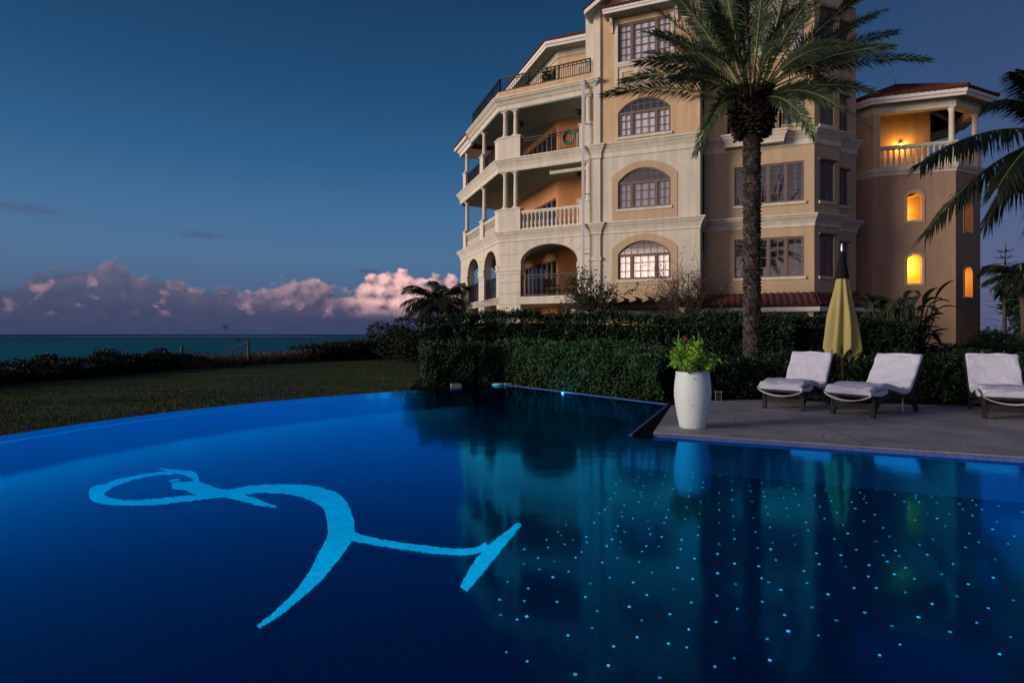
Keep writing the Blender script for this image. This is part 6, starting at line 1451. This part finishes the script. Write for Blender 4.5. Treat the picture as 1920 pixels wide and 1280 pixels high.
# ------------------------------------------------------------------ big-leaved plant before the tower
def blade(mb, p0, d, L, W, droop):
    d = Vector(d).normalized(); side = d.cross(Vector((0, 0, 1))).normalized(); n = 9; rows = []
    p = Vector(p0)
    for i in range(n + 1):
        s_ = i / n; w = W * (math.sin(math.pi * (s_ * .92 + .06)) ** .75) * .5
        up = side.cross(d).normalized()
        rows.append((p - side * w + up * w * .35, p.copy(), p + side * w + up * w * .35)); p = p + d * L / n
        d = (d + Vector((0, 0, -droop / n))).normalized()
    vs = [q for r_ in rows for q in r_]; fs = []
    for i in range(n):
        a = i * 3; fs += [[a, a + 1, a + 4, a + 3], [a + 1, a + 2, a + 5, a + 4]]
    mb.add(vs, fs)
t = thing('travellers_palm', 'dark big-leaved bird of paradise plant in front of the lower tower windows', 'plant', (11.4, 17.5, 0))
for k in range(130):
    a = random.uniform(0, 6.28); rr = random.uniform(.1, .75); e = random.uniform(.15, 1.25)
    st = Vector((11.3 + math.cos(a) * rr * .5, 17.5 + math.sin(a) * rr * .5, 0)); h = random.uniform(.5, 2.35)
    dv = Vector((math.cos(a) * math.cos(e), math.sin(a) * math.cos(e), math.sin(e))); tp = st + Vector((math.cos(a) * rr * .8, math.sin(a) * rr * .8, h))
    mb = MB(); mb.tube([st, st.lerp(tp, .5) + Vector((0, 0, .05)), tp], [.035, .028, .018], 5); s_o = mb.build('stalk', 'banana_leaf', t)
    mb = MB(); blade(mb, tp, dv, random.uniform(.45, .72), random.uniform(.20, .30), random.uniform(.9, 2.2)); mb.build('leaf', 'banana_leaf', t, recalc=False)

# tiered young pine and a broad dark tree at the far right
t = thing('norfolk_pine', 'slim dark conifer with tiered branches at the right, rising above the shrubbery', 'tree', (21.6, 26.5, 0))
mb = MB(); tx, ty = 21.85, 26.5; mb.tube([(tx, ty, 0), (tx, ty, 3.5), (tx + .05, ty, 5.4)], [.10, .06, .012], 8); mb.build('trunk', 'bark', t)
V_, F_, o_ = [], [], 0
for k in range(13):
    z = 1.6 + k * .28; L = 1.15 * (1 - (z - 1.6) / 4.2) + .12
    for j in range(7):
        a = 2 * math.pi * j / 7 + k * .5; tip = np.array([tx + math.cos(a) * L, ty + math.sin(a) * L, z + .18 * L]); b0 = np.array([tx, ty, z])
        V, F, _, _ = frond_arrays(b0, (b0 + tip) / 2 + np.array([0, 0, -.06]), tip, 16, .12, .03, ang=(60, 40), vee=.3, sag=0)
        V_.append(V); F_.append(F + o_); o_ += len(V)
V = np.concatenate(V_); F = np.concatenate(F_); np_build('crown', V, np.where(F == np.roll(F, 1, 1), F, F), 'bush_leaf', t)

# fallen leaves on the paving
t = thing('fallen_leaves', 'a few dry leaves scattered on the pale paving by the pot', 'leaves', (2.4, 8.2, 0)); t['kind'] = 'stuff'
n = 26; P = np.stack([RNG.uniform(2.0, 7.5, n), RNG.uniform(7.6, 10.5, n), np.full(n, .006)], 1)
P = P[P[:, 1] > -.4508 * (P[:, 0] - 1.86) + 8.15]
V, F = leaf_cloud(P, .045, .022, up=0); V[:, 2] = np.clip(V[:, 2], .004, .02); np_build('leaves', V, F, 'dry_leaf', t)

# unseen trees added west of the pool to shade the terrace from low light
def shade_tree(label, c, h, r, n):
    t = thing('garden_tree', label, 'tree', tuple(c), 'added shade trees west of the pool'); mb = MB(); c = Vector(c)
    mb.tube([c, c + Vector((.1, .1, h * .4)), c + Vector((0, .2, h * .8))], [.16, .11, .05], 8); mb.build('trunk', 'bark', t)
    pts = []
    for k in range(14):
        q = np.array(c) + np.array([random.gauss(0, r * .45), random.gauss(0, r * .45), h * .62 + random.gauss(0, h * .20)]); d = RNG.normal(size=(n // 14, 3)); d /= np.linalg.norm(d, axis=1, keepdims=True)
        pts.append(q + d * r * .5 * RNG.random((n // 14, 1)) ** .4)
    P = np.concatenate(pts); P = P[P[:, 2] > -.5]; V, F = leaf_cloud(P, .24, .15); np_build('crown', V, F, 'bush_leaf', t)
shade_tree('bushy tree added west of the pool for its shade, out of view to the left', (-13.2, 5.4, -.62), 3.6, 1.7, 2600)
shade_tree('wider tree added west of the pool for its shade, out of view beside the bushy one', (-13.6, 3.2, -.62), 3.4, 1.6, 2400)
0 and shade_tree('smaller tree added for its shade nearest the camera, out of view west of the pool', (-12.8, 1.2, -.62), 3.2, 1.4, 2000)

def dark_tree(label, c, h, r, n):
    t = thing('garden_tree', label, 'tree', tuple(c)); mb = MB(); c = Vector(c)
    mb.tube([c, c + Vector((.1, .1, h * .4)), c + Vector((0, .2, h * .8))], [.14, .10, .05], 8); mb.build('trunk', 'bark', t)
    pts = []
    for k in range(18):
        q = np.array(c) + np.array([random.gauss(0, r * .5), random.gauss(0, r * .5), h * .62 + random.gauss(0, h * .17)]); d = RNG.normal(size=(n // 18, 3)); d /= np.linalg.norm(d, axis=1, keepdims=True)
        pts.append(q + d * r * .42 * RNG.random((n // 18, 1)) ** .4)
    P = np.concatenate(pts); V, F = leaf_cloud(P, .22, .09); np_build('crown', V, F, 'hedge_leaf_dark', t)
dark_tree('broad dark tree behind the palms at the right edge', (23.0, 25.8, 0), 4.3, 1.5, 7000)

# short grass on the lawn beyond the infinity edge
n = 60000; rr = 9 + 36 * RNG.random(n) ** 1.6; aa = np.radians(RNG.uniform(-46, 2, n)); gx_g, gy_g = np.sin(aa) * rr, np.cos(aa) * rr
arcx, arcy = np.array(ARCS)[:, 0], np.array(ARCS)[:, 1]; ra = np.hypot(arcx, arcy); ta = np.arctan2(arcx, arcy)
o_ = np.argsort(ta); keep = (rr > np.interp(aa, ta[o_], ra[o_]) + .35) & (seaward(gx_g, gy_g) < -.4) & ~((gx_g > -3.6) & (gy_g > 14.6))
gx_g, gy_g = gx_g[keep], gy_g[keep]; n = len(gx_g); hh = RNG.uniform(.03, .085, n) * (1 + .5 * np.sin(gx_g * 1.3) * np.sin(gy_g * .9))
b0 = np.stack([gx_g, gy_g, np.full(n, -.62)], 1); w = RNG.normal(size=(n, 2)); w /= np.linalg.norm(w, axis=1, keepdims=True); w = np.concatenate([w * .010, np.zeros((n, 1))], 1)
tp = b0 + np.concatenate([RNG.normal(0, .028, (n, 2)), hh[:, None]], 1)
mat('grass', (.062, .080, .034), .95, .05, rnd=.75)
t = np_build('grass', np.stack([b0 - w, b0 + w, tp], 1).reshape(-1, 3), np.arange(3 * n).reshape(n, 3), 'grass')
tag(t, 'short dark green grass of the lawn beyond the pool', 'grass', kind='stuff')

# ------------------------------------------------------------------ tall white pot and its flowering plant
PX, PY = 2.53, 8.37
t = thing('planter_pot', 'tall white glazed barrel-shaped pot at the corner of the paving', 'pot', (PX, PY, 0))
mb = MB(); mb.lathe([(.0, .0), (.172, .0), (.180, .012), (.205, .14), (.232, .28), (.250, .42), (.252, .52), (.244, .64), (.228, .745), (.232, .77), (.222, .785), (.205, .78), (.200, .70), (.0, .69)], (PX, PY, 0), 40, cap=False)
mb.build('body', 'pot', t)
mb = MB(); mb.lathe([(.0, .735), (.204, .733)], (PX, PY, 0), 24, cap=False); mb.build('soil', 'soil', t)
mb = MB()
for dx_, z in ((-.055, .70), (-.07, .33)): 
    r_ = .247 if z > .6 else .238
    y_ = -math.sqrt(r_ ** 2 - dx_ ** 2); mb.box((PX + dx_, PY + y_ + .002, z), (.012, .012, .012), .3)
mb.build('chip', 'hedge_core', t)
t = thing('crown_of_thorns', 'bright green crown of thorns shrub with small red flowers in the white pot', 'plant', (PX, PY, .735))
mb = MB(); tips = []
for k in range(30):
    a = random.uniform(0, 6.28); sp = random.uniform(.02, .46) ; h = random.uniform(.22, .52) - sp * .25
    b = Vector((PX + math.cos(a) * .07, PY + math.sin(a) * .07, .73)); e = b + Vector((math.cos(a) * sp * .75, math.sin(a) * sp * .75, h))
    m_ = b.lerp(e, .5) + Vector((math.cos(a) * sp * .12, math.sin(a) * sp * .12, -.02)); mb.tube([b, m_, e], [.010, .008, .006], 5)
    tips += [b.lerp(m_, s) .lerp(m_.lerp(e, s), s) for s in (.55, .7, .85, 1.0)]
mb.tube([(PX + .18, PY - .02, .74), (PX + .33, PY - .05, .86)], [.006, .004], 5)
mb.build('stems', 'stem', t)
E_ = np.array([tuple(q) for q in tips]); n = 2700
P = E_[RNG.integers(0, len(E_), n)] + RNG.normal(0, .038, (n, 3)); P = P[P[:, 2] > .83]
V, F = leaf_cloud(P, .044, .026); np_build('leaves', V, F, 'thorn_leaf', t)
hi_ = E_[np.argsort(-E_[:, 2])][:34]; sel = hi_[RNG.permutation(len(hi_))[:11]]; sel2 = E_[RNG.integers(0, len(E_), 11)]
for c in list(sel + np.array([0, 0, .045])) + list(sel2 + np.array([0, -.03, .03])):
    mb = MB(); mb.tube([c - np.array([0, 0, .05]), c], [.004, .003], 4); so = None
    V, F = leaf_cloud(np.repeat(c[None], 9, 0) + RNG.normal(0, .011, (9, 3)), .026, .022, up=.3); np_build('flower', V, F, 'red_flower', t)
for k in (0, 3, 8):
    c = hi_[k]; mb = MB(); mb.tube([c, c + np.array([.01, 0, .10]), c + np.array([.0, 0, .17])], [.006, .005, .004], 5)
    mb.build('shoot', 'thorn_leaf', t)

# small glass path light behind the pot
lx, ly = (1347 - 960) / 1120 * 11.75, 11.75
t = thing('path_light', 'small unlit lantern on a thin steel post behind the white pot', 'path light', (lx, ly, 0))
mb = MB()
for a in (-.055, .055): mb.bar((lx + a, ly, 0), (lx + a, ly, .17), .012)
mb.build('post', 'steel', t)
mb = MB(); mb.box((lx, ly, .178), (.15, .10, .014)); mb.build('cap', 'steel', t)
mb = MB(); mb.box((lx, ly, .09), (.08, .06, .12)); mb.build('lens', 'glass', t)

# ------------------------------------------------------------------ sun loungers
def lounger_profile():
    key = [(0.0, .375), (.06, .40), (.25, .438), (.48, .445), (.70, .415), (.90, .365), (1.05, .345), (1.16, .352), (1.24, .40), (1.32, .50), (1.44, .66), (1.56, .82), (1.62, .90)]
    P = [Vector((x, 0, z)) for x, z in key]; out = []
    for i in range(len(P) - 1):
        p0, p1, p2, p3 = P[max(0, i - 1)], P[i], P[i + 1], P[min(len(P) - 1, i + 2)]
        for k in range(4):
            s = k / 4; out.append(.5 * ((2 * p1) + (-p0 + p2) * s + (2 * p0 - 5 * p1 + 4 * p2 - p3) * s * s + (-p0 + 3 * p1 - 3 * p2 + p3) * s ** 3))
    out.append(P[-1]); return out
def slab_along(mb, pts, w, th, rnd, wob=0, smooth_=True, seed=0):
    rs = np.random.default_rng(seed); n = len(pts); vs = []
    sec = []
    for sy, sz in ((1, -1), (1, 1), (-1, 1), (-1, -1)):
        for k in range(4):
            a = {(1, -1): -90, (1, 1): 0, (-1, 1): 90, (-1, -1): 180}[(sy, sz)] + 30 * k
            sec.append((sy * (w / 2 - rnd) + rnd * math.cos(R(a)), sz * (th / 2 - rnd) + rnd * math.sin(R(a))))
    # extra points across the top for creases
    top_i = sec[:8] + [(w / 2 * f_, th / 2) for f_ in (.7, .4, .1, -.2, -.5, -.75)] + sec[8:]
    m = len(top_i)
    for i, p in enumerate(pts):
        t_ = (pts[min(i + 1, n - 1)] - pts[max(i - 1, 0)]).normalized(); nrm = Vector((-t_.z, 0, t_.x))
        for j, (y, z) in enumerate(top_i):
            dz_ = (rs.normal() * wob * .45 + math.sin(i * 1.1 + y * 13 + seed) * wob + math.sin(i * .63 - y * 21 + seed * 2) * wob * .7) if z > 0 else 0
            vs.append(p + Vector((0, y, 0)) + nrm * (z + dz_))
    fs = [[i * m + j, i * m + (j + 1) % m, (i + 1) * m + (j + 1) % m, (i + 1) * m + j] for i in range(n - 1) for j in range(m)]
    mb.add(vs, fs, smooth_); mb.add(vs[:m], [list(range(m))[::-1]]); mb.add(vs[-m:], [list(range(m))])
PROF = lounger_profile()
def make_lounger(label, seed):
    t = thing('sun_lounger', label, 'sun lounger', (0, 0, 0), 'sun loungers on the paving')
    nrm_off = lambda off: [p + Vector((-((PROF[min(i + 1, len(PROF) - 1)] - PROF[max(i - 1, 0)]).normalized().z), 0, (PROF[min(i + 1, len(PROF) - 1)] - PROF[max(i - 1, 0)]).normalized().x)) * off for i, p in enumerate(PROF)]
    mb = MB(); slab_along(mb, nrm_off(.0), .69, .085, .030, .010, True, seed); mb.build('towel_cover', 'towel', t)
    mb = MB(); slab_along(mb, nrm_off(-.068), .72, .05, .018, 0, True); mb.build('shell', 'wicker', t)
    # side skirts of woven wicker under the seat
    for sy in (-1, 1):
        mb = MB(); sk = [(.14, .34), (.48, .37), (.9, .28), (1.16, .26), (1.34, .40), (1.42, .14), (1.30, .20), (1.0, .235), (.6, .28), (.34, .22), (.22, .10), (.14, .10)]
        mb.add([(x, sy * .31 - .015, z) for x, z in sk] + [(x, sy * .31 + .015, z) for x, z in sk], [list(range(12)), list(range(12, 24))[::-1]] + [[i, (i + 1) % 12, 12 + (i + 1) % 12, 12 + i] for i in range(12)])
        mb.build('side_panel', 'wicker', t)
        for x0, x1 in ((.22, .14), (1.40, 1.50)):
            mb = MB(); mb.bar((x0, sy * .30, .30 if x0 < 1 else .25), (x1, sy * .30, .0), .05, .06); mb.build('leg', 'wicker', t)
    mb = MB(); mb.bar((.18, -.30, .16), (.18, .30, .16), .03, .10); mb.build('stretcher', 'wicker', t)
    mb = MB(); mb.bar((1.42, -.30, .16), (1.42, .30, .16), .03, .10); mb.build('stretcher', 'wicker', t)
    # turned-over hem hanging in a bow under the foot end
    mb = MB(); vs = []; n = 16
    for i in range(n + 1):
        y = -.355 + .71 * i / n; sag = 1 - (2 * i / n - 1) ** 2; x = -.015 - .03 * sag
        vs += [(x, y, .348 - .105 * sag ** .8), (x - .003, y, .339 - .105 * sag ** .8), (x + .22, y, .339 - .105 * sag ** .8), (x + .22, y, .348 - .105 * sag ** .8)]
    for sy in (-1, 1):
        q = [(.0, .37), (.15, .39), (.42, .42), (.45, .355), (.25, .315), (.05, .335)]
        mb.add([(x, sy * .372, z) for x, z in q] + [(x, sy * .362, z) for x, z in q], [list(range(6)), list(range(6, 12))[::-1]] + [[i, (i + 1) % 6, 6 + (i + 1) % 6, 6 + i] for i in range(6)])
    mb.add(vs, [[i * 4 + j, i * 4 + (j + 1) % 4, i * 4 + 4 + (j + 1) % 4, i * 4 + 4 + j] for i in range(n) for j in range(4)], True); mb.build('hem', 'towel', t)
    mb = MB(); mb.box((.07, 0, .318), (.12, .60, .03)); mb.build('foot_rail', 'wicker', t)
    # back cushion seam and prop
    mb = MB(); i = len(PROF) - 4; p = nrm_off(.046)[i]; mb.bar(p + Vector((0, -.345, 0)), p + Vector((0, .345, .006)), .008, .006); mb.build('seam', 'blind_cool', t)
    mb = MB()
    for sy in (-.28, .28):
        mb = MB(); mb.tube([(1.52, sy, .70), (1.66, sy, .30), (1.42, sy, .22)], .014, 6); mb.build('back_prop', 'wicker', t)
    return t
spots = [(4.58, 10.22, (.69, .72), 'white towel-covered sun lounger beside the closed umbrella, nearest the white pot'),
         (5.33, 9.50, (.84, .54), 'white towel-covered sun lounger standing between the closed umbrella and the end lounger'),
         (7.50, 8.93, (.50, .87), 'white towel-covered sun lounger seen from its foot end, cut by the right edge')]
for i, (x, y, d, lab) in enumerate(spots):
    o = make_lounger(lab, 5 + i * 7); o.location = (x, y, 0); o.rotation_euler = (0, 0, math.atan2(d[1], d[0])); o.scale = (1.05, 1.05, 1.05)
# hanging strap of the middle lounger
p = Vector((5.33, 9.5, 0)) + Vector((.84, .54, 0)).normalized() * 1.05 + Vector((.54, -.84, 0)).normalized() * .34
mb = MB(); mb.bar((p.x, p.y, .03), (p.x, p.y, .27), .012, .006)
tag(mb.build('towel_strap', 'towel'), 'thin white strap hanging from the side of the middle sun lounger', 'strap')

# ------------------------------------------------------------------ umbrella and side table
def make_umbrella(label, loc):
    t = thing('patio_umbrella', label, 'umbrella', loc, 'closed patio umbrellas'); x, y, z = loc; rs = random.Random(4)
    mb = MB(); n = 72; prof = [(.262, .96), (.280, 1.0), (.272, 1.15), (.248, 1.4), (.213, 1.7), (.168, 2.0), (.128, 2.25), (.095, 2.50)]
    vs = []
    for r_, h in prof:
        for k in range(n):
            a = 2 * math.pi * k / n; amp = .27 * min(1, (2.7 - h) / 1.0); f_ = 1 + amp * math.cos(8 * a + .6 * math.sin(h * 2)) + .05 * math.sin(3 * a + h * 4)
            hem = (.075 * math.cos(8 * a + .7) + .04 * math.sin(3 * a)) if h < 1.06 else 0
            vs.append((x + r_ * f_ * math.cos(a), y + r_ * f_ * math.sin(a), z + h + hem - .03))
    mb.add(vs, [[i * n + k, i * n + (k + 1) % n, (i + 1) * n + (k + 1) % n, (i + 1) * n + k] for i in range(len(prof) - 1) for k in range(n)], True)
    mb.build('canopy', 'canvas', t)
    mb = MB(); mb.lathe([(.125, 2.40), (.115, 2.50), (.08, 2.68), (.045, 2.86), (.026, 2.93)], (x, y, z), 20); mb.build('cap', 'canvas_cap', t)
    mb = MB(); mb.lathe([(.014, 2.90), (.028, 2.95), (.030, 3.0), (.018, 3.03), (.022, 3.07), (.008, 3.10)], (x, y, z), 12); mb.build('finial', 'steel', t)
    mb = MB(); mb.lathe([(.027, 0), (.027, 2.6)], (x, y, z), 14); mb.build('pole', 'pole_wood', t)
    mb = MB(); mb.lathe([(.05, .90), (.09, .98), (.09, 1.06), (.05, 1.08)], (x, y, z), 12)
    for k in range(8):
        a = 2 * math.pi * (k + .3) / 8; mb.bar((x + .05 * math.cos(a), y + .05 * math.sin(a), z + 1.6), (x + .24 * math.cos(a), y + .24 * math.sin(a), z + .97), .02, .012)
    mb.build('ribs', 'canvas_cap', t)
    mb = MB(); mb.lathe([(.26, 0), (.26, .05), (.06, .08), (.045, .24), (.03, .25)], (x, y, z), 20); mb.build('base', 'wicker', t)
    mb = MB(); mb.tube([(x + .09, y - .05, z + .98), (x + .11, y - .07, z + .86), (x + .10, y - .06, z + .80)], .006, 5); mb.build('pull_cord', 'towel', t)
    return t
UX, UY = 6.42, 11.62
make_umbrella('closed yellowish umbrella with a black cap between the first two sun loungers', (UX, UY, -.02))
make_umbrella('closed umbrella almost hidden by the right edge beside the end lounger', (10.17, 11.22, -.02))
t = thing('side_table', 'low round dark table around the pole of the closed umbrella', 'table', (UX, UY, 0))
mb = MB(); mb.lathe([(.032, .325), (.36, .325), (.37, .335), (.37, .35), (.36, .36), (.032, .36)], (UX, UY, 0), 36, cap=False); mb.build('table_top', 'table_top', t)
for k in range(3):
    a = 2 * math.pi * k / 3 + .4; mb = MB(); mb.bar((UX + .2 * math.cos(a), UY + .2 * math.sin(a), .325), (UX + .32 * math.cos(a), UY + .32 * math.sin(a), 0), .035); mb.build('leg', 'wicker', t)

# garden lamps glowing behind the planting
def garden_lamp(p, label, power):
    p = Vector(p); t = thing('garden_lamp', label, 'garden lamp', tuple(p), 'lit garden lamps')
    mb = MB(); mb.lathe([(.05, 0), (.03, .05), (.025, .32)], p, 10); mb.build('post', 'lamp_metal', t)
    mb = MB(); mb.lathe([(.05, .32), (.055, .40), (.05, .46)], p, 10); mb.build('globe', 'sconce_glow', t)
    mb = MB(); mb.lathe([(.09, .46), (.02, .52)], p, 10); mb.build('cap', 'lamp_metal', t)
    ld = bpy.data.lights.new('garden_lamp_light', 'POINT'); ld.energy = power; ld.color = (1, .45, .12); ld.shadow_soft_size = .06
    lo = bpy.data.objects.new('garden_lamp_light', ld); COL.objects.link(lo); lo.parent = t; lo.location = (0, -.12, .40)
garden_lamp((12.9, 21.6, .3), 'lit garden lamp hidden behind the big-leaved plant', 14)
garden_lamp((24.6, 29.5, 0), 'lit garden lamp glowing through the shrubs right of the tower', 14)
print('objects', len(bpy.data.objects))
